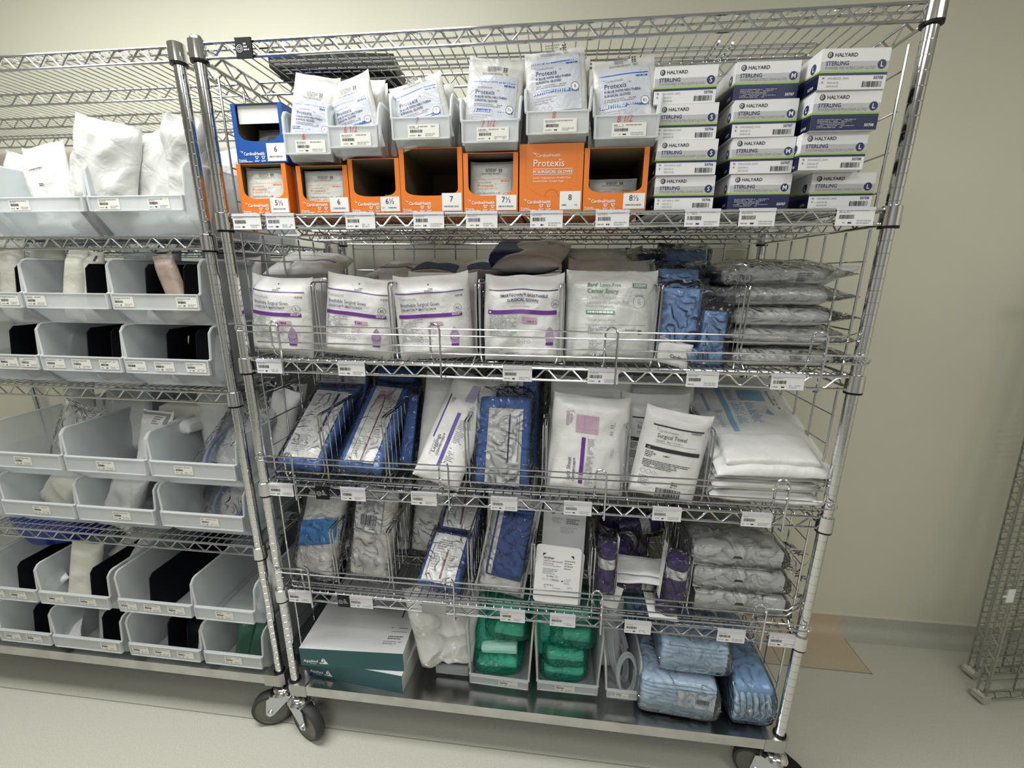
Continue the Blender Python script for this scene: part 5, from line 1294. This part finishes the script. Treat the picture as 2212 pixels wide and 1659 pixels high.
purple_roll((.985, .19, Z4 + .004), .12, .034, 'purple roll standing behind the left one', 0, 0, 3, False, 9)
soft('paper_backing', (1.070, .060, Z4 + .098), .150, .075, .006, 'white paper backing lying across the purple rolls', 'paper backing', None, lean=85, roll=2, seed=231, mat=PAPERS, crk=.006)
soft('paper_backing', (1.060, .045, Z4 + .082), .160, .070, .006, 'lower sheet of white backing across the purple rolls', 'paper backing', None, lean=80, roll=0, seed=233, mat=PAPERS, crk=.007)
soft('paper_backing', (1.135, .005, Z4 + .003), .080, .085, .006, 'white paper corner lying at the shelf edge under the right-hand roll', 'paper backing', None, yaw=14, lean=78, roll=12, seed=235, mat=PAPERS, crk=.004)
soft('paper_backing', (.985, .035, Z4 + .003), .05, .065, .005, 'small white paper corner under the left purple roll', 'paper backing', None, lean=40, roll=20, seed=237, mat=PAPERS, crk=.004)

# white boxes in clear film
for k in range(3):
    o = empty('wrapped_box'); tag(o, ['lowest', 'middle', 'topmost'][k] + ' white carton in clear film, right end of the fourth shelf', 'wrapped carton', 'white cartons wrapped in clear film')
    w_, d_, h_ = .235, .30, .060; mb = MB()
    mb.box(-w_ / 2, 0, 0, w_ / 2, d_, h_ * .52, CARTW); mb.box(-w_ / 2 - .001, -.001, h_ * .54, w_ / 2 + .001, d_, h_, CARTW); mb.box(-w_ / 2 + .002, .002, h_ * .5, w_ / 2 - .002, d_, h_ * .56, INK)
    mb.prism([(-.012, h_ * .52), (.014, h_ * .52), (.010, h_ * .64), (-.008, h_ * .64)], -.0018, -.001, INK)
    mb.build('carton', o, smooth=False)
    f = pillow(w_ * 1.10, d_ * 1.12, h_ * 1.30, seed=240 + k * 4, crk=.014, kx=8, px=.3, full=True, mat=FILM, name='film_wrap', parent=o, wob=.015, nu=44, nv=44)
    f.matrix_local = Matrix.Translation((.004, -.014, h_ / 2)) @ Matrix.Rotation(-PI / 2, 4, 'X') @ Matrix.Scale(-1, 4, (0, 1, 0)) if False else Matrix.Translation((.004, -.014, h_ / 2)) @ Matrix.Rotation(-PI / 2, 4, 'X')
    o.matrix_world = Matrix.Translation((1.345 - .006 * k, .050 + .012 * k, Z4 + .006 + .066 * k)) @ rotm([-2, -3, -1][k])
    e = pillow(.075, .075, .02, seed=260 + k, crk=.012, mat=FILM, name='film_tail', parent=o, nu=16, nv=16, head=.3); e.matrix_local = Matrix.Translation((.135, .03, -.004)) @ rotm(-20, 10, 25)

# ================================================================ bottom tray
ZT = .2085
def flat_box(x, y, z, yaw, label):
    w_, d_, h_ = .335, .44, .068
    mb = MB(); mb.box(-w_ / 2, 0, 0, w_ / 2, d_, h_, CARTW)
    mb.box(-w_ / 2, -.0008, 0, w_ / 2, 0, h_ - .001, TEAL); mb.box(-w_ / 2 - .0006, 0, 0, -w_ / 2, d_, h_ - .002, TEAL)
    a = Art(); a.text('Applied', -w_ / 2 + .010, .016, .0150, WHITE, bold=True, fit=.047); a.text('Medical', -w_ / 2 + .032, .0095, .0062, WHITE)
    cx = -w_ / 2 + .076; a.poly([(cx - .001, .036), (cx + .015, .011), (cx - .008, .011), (cx + .003, .020)], WHITE, 1)
    a.poly([(cx - .002, .033), (cx + .001, .022), (cx - .006, .016), (cx - .008, .024)], WHITE, 1); a.poly([(cx - .013, .017), (cx - .006, .0145), (cx - .009, .011), (cx - .014, .012)], WHITE, 1)
    a.emit(mb, face_map((0, -.0008, 0), (1, 0, 0), (0, 0, 1), (0, -1, 0)))
    t = Art(); t.rect(.105, .08, .155, .0825, INKG, cell=1); t.micro(.10, .06, .05, 2, .008, INK, 3, th=.4); t.micro(.09, .04, .06, 2, .008, INKG, 4, th=.4); t.rect(.120, .14, .124, .19, INK, cell=1); t.rect(.115, .20, .13, .206, INK, cell=1); t.micro(.10, .095, .055, 1, .006, INK, 5)
    t.emit(mb, face_map((0, 0, h_), (1, 0, 0), (0, 1, 0), (0, 0, 1)))
    o = mb.build('flat_carton', smooth=False); place(o, (x, y, z), yaw); return tag(o, label, 'carton', 'teal and white flat cartons')
flat_box(.196, .012, ZT, -4.5, 'lower teal-fronted white flat carton on the bottom tray')
flat_box(.198, .006, ZT + .0695, 3.0, 'upper teal-fronted white flat carton lying skewed on the lower one')
# small bin with crumpled bag
make_bin('supply_bin', .125, .28, .17, [], (.505, .075, ZT), 'narrow clear bin stuffed with a crumpled white bag', 'clear bins on the bottom tray', fl=(.012, .040), bevel=.012)
for k, (x, y, z, w_, h_, t_, yw, ln, rl, tx) in enumerate(((.50, .080, .075, .15, .26, .06, 0, 14, 3, 'crumpled white plastic bag spilling over the narrow bin'), (.455, .075, .06, .10, .26, .05, 20, 10, -10, 'crumpled white bag hanging over the left side of the narrow bin'), (.54, .16, .02, .10, .30, .04, -10, 6, 2, 'greyish film pouch standing at the back of the narrow bin'))):
    soft('crumpled_bag', (x, y, ZT + z), w_, h_, t_, tx, 'plastic bag', 'bags in the narrow bin', yaw=yw, lean=ln, roll=rl, seed=270 + k, mat=[PLASTW, PLASTW, POUCHG][k], crk=.030, wob=.07, head=.2, topwob=.08, nu=60, nv=70)
def green_pack(loc, w, d, h, label, seed, yaw=0, lean=0, roll=0, bare=False, mat=MINT):
    t = empty('green_pack'); tag(t, label, 'green pack', 'mint cloth packs in green film')
    layered(w * .86, d * .86, h * .9, 3, seed, mat, 'folded_cloth', t, soft=.012, amp=.003)
    if not bare:
        f = pillow(w * 1.1, h * 1.5, d * 1.1, seed=seed, crk=.010, kx=5, px=.4, full=True, mat=FILMG, name='film_wrap', parent=t, wob=.05); f.location = (0, 0, -h * .25)
    t.matrix_world = Matrix.Translation(loc) @ rotm(yaw, lean, roll)
    return t
for bx, nm, side in ((.664, 'left', 0), (.880, 'right', 1)):
    make_bin('supply_bin', .205, .30, .235, [(.030, -.008)[side]], (bx, .045 + .004 * side, ZT), '%s of the two milky bins full of green-wrapped packs' % nm, 'clear bins on the bottom tray', fl=(.018, .046), bevel=.02, cardw=.062, cardh=.024, yaw=(-1.5, .5)[side], hop=.01, slope=.02)
    P_ = [((bx - .012, .145, ZT + .034), .150, .13, .035, 0, 'bottom'), ((bx - .010, .150, ZT + .074), .140, .12, .040, 3, 'second'), ((bx + .012, .185, ZT + .122), .150, .14, .055, -4, 'third'), ((bx + (.01 if side == 0 else .0), .20, ZT + .184), .145, .15, .06, 4, 'top')]
    for k, (lc, w_, d_, h_, yw, q) in enumerate(P_):
        green_pack(lc, w_, d_, h_, '%s green-wrapped pack in the %s green bin' % (q, nm), 280 + k * 3 + side * 17, yaw=yw, lean=[0, 4, 8, 10][k], bare=(side == 0 and k == 1))
    for k, (dx, yy, zz) in enumerate(((-.05, .15, .06), (.045, .20, .06))):
        soft('green_wrap', (bx + dx, yy, ZT + zz), .11, .20, .05, 'crumpled green film at the %s inside the %s green bin' % (['left', 'right'][k], nm), 'green film', None, lean=6, roll=(-6, 6)[k], seed=300 + k + side * 5, mat=GREENB, crk=.014, wob=.06, nu=26, nv=30)
# tubing bin
make_bin('supply_bin', .105, .30, .16, [.0], (1.045, .035, ZT), 'narrow clear bin of coiled tubing beside the green bins', 'clear bins on the bottom tray', fl=(.035, .058), bevel=.02, cardw=.040, cardh=.018)
def coil(cx, cy, cz, rx, rz, turns, r, mat, seed, tilt=0.3):
    pts = []; n = turns * 22
    for i in range(n + 1):
        a = 2 * PI * i / 22; k = 1 + .06 * math.sin(a * .37 + seed)
        pts.append((cx + rx * k * math.cos(a), cy + tilt * rz * math.sin(a) + .0035 * (i / 22) * 2, cz + rz * k * math.sin(a)))
    mb = MB(); mb.tube(pts, r, mat, 8); return mb
def tubing(loc, rx, rz, turns, r, mat, label, seed, yaw=0, lean=0, roll=0, bag=True):
    o = empty('tubing_set'); tag(o, label, 'tubing', 'coiled tubing sets')
    coil(0, 0, rz + .01, rx, rz, turns, r, mat, seed).build('tubing_coil', o)
    if bag:
        f = pillow(rx * 2.6, rz * 2.7, .06, seed=seed, crk=.006, mat=FILM, name='film_bag', parent=o, nu=18, nv=20); f.location = (0, 0, -.004)
        s = pillow(rx * 2.6, rz * 2.7, .004, seed=seed, crk=.006, mat=PAPERS, name='paper_back', parent=o, nu=14, nv=14); s.location = (0, .034, -.004)
    o.matrix_world = Matrix.Translation(loc) @ rotm(yaw, lean, roll); return o
tubing((1.050, .115, ZT + .010), .035, .095, 3, .0045, TUBEC, 'clear tubing looped upright in the narrow clear bin', 311, yaw=50, bag=False)
tubing((1.060, .060, ZT + .030), .030, .060, 2, .0045, TUBEC, 'clear tubing loop hanging over the front of the narrow bin', 313, yaw=20, lean=-6, bag=False)
soft('crumpled_bag', (1.020, .18, ZT + .004), .085, .24, .06, 'grey film bag standing in the tubing bin', 'plastic bag', None, lean=6, seed=315, mat=POUCHG, crk=.012)
# pale blue pads
def pad_pack(loc, w_, d_, h_, layers, mat, label, seed, yaw=0, roll=0, lean=0, card=False, fm=None):
    o = empty('pad_pack'); tag(o, label, 'blue pad pack', 'pale blue pad packs')
    layered(w_, d_, h_, layers, seed, mat, 'folded_pads', o, soft=.008, amp=.0022, nx=26)
    if card:
        mb = MB(); mb.box(-.03, -.001, 0, .075, .001, .058, LABELW); a = Art(); a.bars(.022, .020, .038, .016, INK, 4); a.micro(.022, .016, .038, 1, .003, INKG, 3)
        a.emit(mb, face_map((0, -.001, 0), (1, 0, 0), (0, 0, 1), (0, -1, 0))); c_ = mb.build('barcode_card', o, smooth=False); c_.location = (.025, -d_ / 2 - .004, h_ * .38)
    f = pillow(w_ * 1.09, d_ * 1.09, h_ * 1.16, seed=seed, crk=.006, kx=9, px=.3, full=True, mat=fm or FILMB, name='film_wrap', parent=o, wob=.01, nu=30, nv=26)
    f.matrix_local = Matrix.Translation((0, -d_ * .545, h_ / 2)) @ Matrix.Rotation(-PI / 2, 4, 'X')
    o.matrix_world = Matrix.Translation(loc) @ rotm(yaw, lean, roll); return o
pad_pack((1.213, .185, ZT + .006), .215, .34, .125, 9, LBLUE, 'lower pale blue pad pack with a barcode card', 321, yaw=-3, card=True)
pad_pack((1.250, .190, ZT + .145), .190, .30, .105, 7, LBLUE, 'upper pale blue pad pack lying on the lower one', 323, yaw=-2)
pad_pack((1.408, .235, ZT + .008), .110, .44, .145, 3, LBLUE2, 'long blue pad pack with pleated ends beside the right post', 325, yaw=1)
for k in range(6):
    mb = MB(); x = 1.362 + .0175 * k
    mb.tube([(x, .010, ZT + .040 + .01 * (k % 2)), (x + .003, .004, ZT + .075), (x + .001, .012, ZT + .110), (x - .006, .03, ZT + .145)], [.006, .008, .007, .003], LBLUE, 8)
    tag(mb.build('pad_pleat'), 'folded blue pleat at the front end of the long pad pack', 'pad pleat', 'pleats of the long blue pad pack')
pad_pack((1.12, .36, ZT + .006), .10, .20, .18, 4, LBLUE2, 'blue pad pack in the shade behind the tubing bin', 327)

# ================================================================ shelf edge labels
def labs(row, ring, items):
    for k, (x, t) in enumerate(items):
        blank = t.startswith('empty')
        shelf_label(x, ring + .0185, k * 13 + int(ring * 100), t, blank)
labs(0, ZR[1], [(.064, 'barcode label at the left end of the glove shelf, under the 5 1/2 carton'), (.150, 'barcode label second from left on the glove shelf'), (.349, 'barcode label under the torn 6 1/2 carton'), (.513, 'barcode label under the empty size 7 carton'), (.636, 'barcode label under the size 7 1/2 carton'),
      (.782, 'barcode label under the closed size 8 carton'), (.926, 'barcode label under the size 8 1/2 carton'), (1.115, 'barcode label under the S glove boxes'), (1.226, 'barcode label under the M glove boxes'), (1.418, 'barcode label under the L glove boxes')])
labs(1, ZR[2], [(.070, 'barcode label at the left end of the gown shelf'), (.294, 'barcode label under the first XL gown pouch'), (.720, 'barcode label under the 2XL gown pouch'), (.926, 'barcode label under the drainage bags'), (1.155, 'barcode label under the sky-blue packs'), (1.343, 'barcode label under the long tray pouches')])
labs(2, ZR[3], [(.052, 'barcode label at the left end of the drape shelf'), (.265, 'barcode label right of the black badge on the drape shelf'), (.467, 'barcode label under the leggings pouch'), (.687, 'barcode label under the tall blue drape'), (.882, 'barcode label under the split sheet pouch'), (1.108, 'barcode label under the surgical towel'), (1.326, 'barcode label under the pile of white tray pouches')])
labs(3, ZR[4], [(.062, 'barcode label at the left end of the gauze shelf'), (.257, 'barcode label right of the black badge on the gauze shelf'), (.480, 'empty clear label holder under the navy packs'), (.712, 'barcode label under the navy towel pouch'), (.855, 'barcode label under the sponge cards'), (1.063, 'barcode label under the purple rolls'), (1.311, 'barcode label under the white wrapped cartons'), (1.444, 'barcode label beside the right post, the lowest row')])
# ================================================================ LEFT RACK
FY = .028
def lbin(x, z, W, cards, label, grp, fl, dv=(), D=.46, H=.176, y=FY):
    return make_bin('storage_bin', W, D, H, cards, (x, y, z), label, grp, fl=fl, dividers=dv)
DV = lambda dx, h=.165, y0=.022, y1=.34: (dx, y0, y1, h)
g = 'milky bins on the top loaded shelf of the left rack'; z = LD_[1] + .001
lbin(-.258, z, .276, [-.075, .065], 'milky bin of the top row next to the post, with two label cards', g, (.060, .094))
lbin(-.535, z, .268, [-.060], 'milky bin of the top row second from the post', g, (.060, .094), [DV(.095, .15)])
lbin(-.815, z, .268, [.0], 'milky bin of the top row cut by the left picture edge', g, (.060, .094))
def lp(loc, w_, h_, t_, label, seed, yaw=0, lean=0, roll=0, mat=PAPERW, grp=None, crk=.009, art=None, **k):
    soft('supply_pouch', loc, w_, h_, t_, label, 'pouch', grp, yaw=yaw, lean=lean, roll=roll, seed=seed, mat=mat, crk=crk, art=art, wob=.04, topwob=.05, **k)
ga = 'bags standing in the top bins of the left rack'
lp((-.395, .075, z + .075), .14, .215, .05, 'white bag bulging over the front wall between the two top bins', 401, 18, 4, 10, PLASTW, ga, .012)
lp((-.300, .130, z + .01), .19, .27, .06, 'broad white bag in the top bin nearest the post, its left half', 403, -6, 8, -6, PLASTW, ga, .012)
lp((-.190, .110, z + .01), .12, .29, .06, 'tall shiny white bag beside the left rack post', 405, 0, 5, 4, PLASTW, ga, .016)
lp((-.520, .130, z + .01), .13, .25, .05, 'cream-white bag with a peaked top in the second top bin', 407, -10, 6, 10, PLASTW, ga, .010)
lp((-.610, .120, z + .01), .13, .24, .05, 'white bag with small dark print in the second top bin', 409, 0, 5, -4, PAPERS, ga, .008, Art().micro(-.02, .17, .04, 1, .004, INK, 3).micro(.0, .13, .012, 2, .004, INK, 4))
lp((-.720, .130, z + .01), .13, .22, .05, 'pale bluish bag at the left picture edge, top row', 411, 0, 5, 6, POUCHG, ga)
lp((-.330, .270, z + .01), .20, .25, .06, 'white bag further back in the top bin nearest the post', 413, 0, 8, 3, PLASTW, ga)
lp((-.200, .260, z + .01), .14, .25, .06, 'white bag at the back beside the post, top row', 415, 0, 8, -3, POUCHG, ga)
o = layered(.20, .12, .10, 2, 4.4, LBLUE, 'folded_pack', soft=.02); place(o, (-.30, .34, z + .004)); tag(o, 'pale blue pack deep in the top bin nearest the post', 'pack')

g = 'milky bins on the second loaded shelf of the left rack'; z = LD_[2] + .001; fl = (.046, .086)
lbin(-.262, z, .268, [-.095, -.008, .088], 'lower second-shelf bin next to the post, with three label cards', g, fl, [DV(-.012), DV(.078)])
lbin(-.530, z, .268, [-.085, .0, .088], 'lower second-shelf bin, second from the post', g, fl, [DV(.005), DV(.082)])
lbin(-.800, z, .268, [.03, .100], 'lower second-shelf bin at the left picture edge', g, fl, [DV(.02), DV(.105)])
zu = z + .177
lbin(-.258, zu, .268, [-.095, .092], 'upper second-shelf bin next to the post, holding a brown pouch', g, fl, [DV(-.040, .165), DV(.072)])
lbin(-.528, zu, .268, [-.095], 'upper second-shelf bin, second from the post', g, fl, [DV(.048)])
lbin(-.798, zu, .268, [.090], 'upper second-shelf bin at the left picture edge', g, fl, [DV(.095), DV(.0)])
gb = 'pouches in the second-shelf bins'
lp((-.215, .070, zu + .02), .060, .185, .03, 'brown sponge pouch leaning left out of the upper bin by the post', 421, 0, 8, -20, BROWNP, None, .004)
lp((-.575, .080, zu + .01), .060, .195, .03, 'cream paper pouch leaning in the second upper bin, left one', 423, 0, 6, 10, PAPERC, gb, .006)
lp((-.525, .090, zu + .01), .060, .190, .03, 'cream paper pouch with a dark tip in the second upper bin', 425, 0, 6, 6, PAPERC, gb, .006, Art().rect(.012, .165, .018, .180, INK))
lp((-.800, .080, zu + .01), .085, .230, .03, 'tall cream paper pouch at the left edge, upper bin', 427, 0, 6, 12, PAPERC, gb, .006)
lp((-.730, .150, zu + .01), .12, .22, .03, 'cream paper pouch behind the tall one at the left edge', 429, 0, 6, -2, PAPERC, gb, .006)
lp((-.55, .30, zu + .01), .22, .23, .05, 'grey pouch at the back of the second upper bin', 431, 0, 10, 0, POUCHG, gb, .006)
lp((-.27, .33, zu + .01), .24, .23, .05, 'grey pouch at the back of the upper bin by the post', 433, 0, 10, 0, POUCHG, gb, .006)
lp((-.15, .24, zu + .01), .09, .18, .03, 'white pouch with black marks at the right of the upper bin', 435, 0, 6, 0, PAPERS, gb, .004, Art().micro(-.02, .15, .04, 2, .008, INK, 3, th=.6))
for k, (x, zz, rl, t) in enumerate(((-.305, z, 6, 'small pale strip pouch at the left of the lower bin by the post'), (-.345, zu, 4, 'thin bluish pouch at the left of the upper bin by the post'), (-.555, z, -8, 'pale pouch in the lower second bin'), (-.455, z, 8, 'white pouch between the black dividers of the lower second bin'),
                                    (-.715, z, 14, 'cream pouch leaning at the divider of the lower left-edge bin'), (-.165, z, 2, 'narrow white pouch between the black dividers by the post'))):
    lp((x, .10, zz + .008), .045, .135, .022, t, 440 + k, 0, 10, rl, PAPERS, gb, .004)

g = 'milky bins on the third loaded shelf of the left rack'; z = LD_[3] + .001; fl = (.048, .094)
lbin(-.250, z, .282, [.025], 'lower third-shelf bin next to the post', g, fl)
lbin(-.545, z, .276, [.02], 'lower third-shelf bin, second from the post', g, fl)
lbin(-.822, z, .272, [.01], 'lower third-shelf bin, third from the post', g, fl)
lbin(-1.10, z, .272, [.0], 'lower third-shelf bin at the left picture edge', g, fl)
zu = z + .170
lbin(-.247, zu, .286, [-.03], 'upper third-shelf bin next to the post, holding coiled tubing', g, fl)
lbin(-.537, zu, .282, [.0], 'upper third-shelf bin, second from the post', g, fl)
lbin(-.825, zu, .282, [.0], 'upper third-shelf bin at the left picture edge', g, fl)
tubing((-.262, .110, zu + .012), .070, .110, 4, .006, TUBE, 'blue tubing coiled in a clear pouch, upper bin by the left rack post', 451, 0, 32, 22)
tubing((-.19, .27, zu + .012), .070, .10, 3, .006, TUBE, 'second blue tubing coil behind the first, upper bin', 453, 0, 14, 6)
lp((-.300, .200, zu + .008), .12, .26, .04, 'white pouch behind the coiled tubing', 455, 0, 10, -8, POUCHG)
a = Art(); a.rect(-.055, .192, .052, .199, INKG); a.rect(.040, .165, .052, .199, INKG); a.micro(-.0, .185, .03, 4, .007, INKG, 3); a.micro(-.01, .05, .02, 6, .007, INKL, 4)
lp((-.490, .110, zu + .006), .120, .205, .035, 'white card pouch with a grey corner frame in the second upper bin', 457, -4, 18, 3, PAPERS, None, .003, a)
b = layered(.19, .10, .055, 1, 3.1, PAPERC, 'wrapped_bundle', soft=.02); place(b, (-.43, .26, zu + .155), 0, 4); tag(b, 'cream bundle lying on top of the second upper bin', 'bundle')
Art_ = Art(); Art_.micro(-.01, .04, .055, 4, .006, INK, 4, th=.5)
b = layered(.17, .09, .05, 1, 5.1, PAPERS, 'wrapped_bundle', soft=.015, art=Art_); place(b, (-.44, .19, zu + .125), 0, 6); tag(b, 'white bundle with black print under the cream one', 'bundle')
for k, (x, y, zz, w_, h_, mt, t, rl) in enumerate(((-.80, .14, zu, .17, .20, FILMH, 'clear crumpled bag in the upper bin at the left edge', 10), (-.70, .25, zu, .18, .22, POUCHG, 'dim film bag behind it in the upper left-edge bin', -6), (-.90, .22, zu, .12, .25, PAPERS, 'pale pouch standing at the far left of the third shelf', 4),
        (-.79, .12, z, .16, .14, PAPERC, 'crumpled cream pouch in the lower third bin', -60), (-.54, .10, z, .20, .13, PLASTW, 'crumpled white bag lying across the lower second bin', -70), (-.76, .20, z, .15, .16, PAPERC, 'cream pouch with stamped print in the lower third bin', 12), (-.46, .18, z, .14, .15, FILMH, 'clear film bag at the right of the lower second bin', 10), (-.18, .15, z, .07, .17, PAPERS, 'white pouch standing right in the lower bin by the post', 18))):
    lp((x, y, zz + .015 + (.04 if abs(rl) > 50 else 0)), w_, h_, .05, t, 470 + k, 0, 14, rl, mt, 'pouches in the third-shelf bins', .012)
tubing((-.262, .11, z + .010), .055, .065, 3, .0055, TUBE, 'blue tubing coil in the lower bin by the left rack post', 481, 0, 24, 10)
tubing((-.50, .14, z + .04), .045, .032, 3, .0055, TUBE, 'short bluish tubing in the crumpled bag, lower second bin', 483, 0, 20, 60)
soft('supply_pouch', (-.13, .22, zu + .03), .10, .25, .05, 'shaded white pouch beside the post, third shelf', 'pouch', None, seed=490, mat=PAPERS, roll=16, lean=6)

g = 'milky bins on the bottom tray of the left rack'; z = LB - .0015; fl = (.044, .086); yD = -.004
lbin(-.205, z, .212, [.0], 'bottom bin next to the post, holding dark green packs', g, fl, D=.48, y=yD)
lbin(-.452, z, .268, [-.090, -.010, .075], 'bottom bin second from the post', g, fl, [DV(.0), DV(.072)], D=.48, y=yD)
lbin(-.742, z, .268, [.080], 'bottom bin third from the post', g, fl, [DV(.045)], D=.48, y=yD)
lbin(-.985, z, .212, [-.05, .035], 'bottom bin fourth from the post', g, fl, [DV(.02)], D=.48, y=yD)
lbin(-1.215, z, .212, [.0], 'bottom bin at the left picture edge', g, fl, D=.48, y=yD)
zu = z + .177
lbin(-.205, zu, .212, [.0], 'upper bottom-row bin next to the post, holding a teal pouch', g, fl, D=.48, y=yD)
lbin(-.448, zu, .268, [-.095, -.010, .075], 'upper bottom-row bin second from the post', g, fl, [DV(-.030)], D=.48, y=yD)
lbin(-.742, zu, .268, [-.070, .050], 'upper bottom-row bin third from the post', g, fl, [DV(.048)], D=.48, y=yD)
lbin(-.985, zu, .212, [-.055, .030], 'upper bottom-row bin fourth from the post', g, fl, [DV(.015)], D=.48, y=yD)
lbin(-1.215, zu, .212, [.0], 'upper bottom-row bin at the left picture edge', g, fl, D=.48, y=yD)
gd = 'pouches in the bottom-row bins'
lp((-.800, .06, zu + .02), .09, .19, .04, 'beige glove-shaped pouch standing in the third upper bottom bin', 501, 20, 10, 10, PAPERC, gd, .008)
lp((-.745, .14, zu + .10), .11, .22, .04, 'long beige pouch lying back over the third upper bottom bin', 503, 0, 55, 26, PAPERC, gd, .004)
lp((-.790, .20, zu + .06), .10, .20, .04, 'pale pouch with small black squares behind the beige ones', 505, 0, 30, 20, PAPERS, gd, .004, Art().rect(-.01, .16, .0, .17, INK).rect(.004, .166, .014, .176, INK))
lp((-.915, .05, zu + .05), .05, .07, .02, 'white corner of a pouch at the divider of the fourth upper bin', 507, 0, 30, 40, PAPERS, gd, .004)
lp((-.145, .09, zu + .03), .10, .17, .05, 'teal and white pouch in the upper bottom bin by the post', 509, -30, 10, 22, PAPERS, gd, .006)
o = layered(.06, .10, .05, 1, 2.2, plain('teal_pack', (.02, .25, .20), .4), 'wrapped_bundle', soft=.015); place(o, (-.135, .10, zu + .07), 10, 0, 20); tag(o, 'teal bundle behind the white flap, upper bottom bin by the post', 'bundle')
lp((-.215, .055, z + .03), .060, .125, .030, 'dark green pack with white edges, left one in the bottom bin', 511, 30, 8, 12, DGREEN, gd, .003)
lp((-.165, .055, z + .03), .060, .130, .030, 'dark green pack with white edges, right one in the bottom bin', 513, 30, 8, 18, DGREEN, gd, .003)
lp((-.735, .08, z + .02), .13, .12, .03, 'folded film pouch in the bottom bin third from the post', 515, 0, 40, -30, POUCHG, gd, .006)
lp((-.385, .05, z + .03), .035, .09, .02, 'printed white pouch end between the black dividers', 517, 0, 16, 16, PAPERS, gd, .004, Art().micro(-.01, .06, .02, 6, .006, INK, 4))
lp((-.915, .04, z + .04), .09, .07, .02, 'white and blue pouch sticking out of the fourth bottom bin', 519, 0, 50, 55, PAPERS, gd, .006, Art().rect(-.02, .01, .02, .03, INKB))
lp((-.94, .22, zu + .02), .12, .22, .04, 'grey pouch behind the divider of the fourth upper bottom bin', 521, 0, 16, 6, POUCHG, gd, .006)
lp((-.30, .30, zu + .02), .10, .20, .04, 'beige pouch deep in the second upper bottom bin', 523, 0, 24, 10, PAPERC, gd, .006)
mb = MB(); mb.lathe([(.14, 0), (.16, .06), (.165, .10), (.15, .11)], BLUEBIN, 28, Matrix.Translation((0, 0, 0))); o = mb.build('blue_basin'); o.location = (-.985, .24, zu + .180); tag(o, 'cobalt blue basin standing on the bins at the left picture edge', 'basin')

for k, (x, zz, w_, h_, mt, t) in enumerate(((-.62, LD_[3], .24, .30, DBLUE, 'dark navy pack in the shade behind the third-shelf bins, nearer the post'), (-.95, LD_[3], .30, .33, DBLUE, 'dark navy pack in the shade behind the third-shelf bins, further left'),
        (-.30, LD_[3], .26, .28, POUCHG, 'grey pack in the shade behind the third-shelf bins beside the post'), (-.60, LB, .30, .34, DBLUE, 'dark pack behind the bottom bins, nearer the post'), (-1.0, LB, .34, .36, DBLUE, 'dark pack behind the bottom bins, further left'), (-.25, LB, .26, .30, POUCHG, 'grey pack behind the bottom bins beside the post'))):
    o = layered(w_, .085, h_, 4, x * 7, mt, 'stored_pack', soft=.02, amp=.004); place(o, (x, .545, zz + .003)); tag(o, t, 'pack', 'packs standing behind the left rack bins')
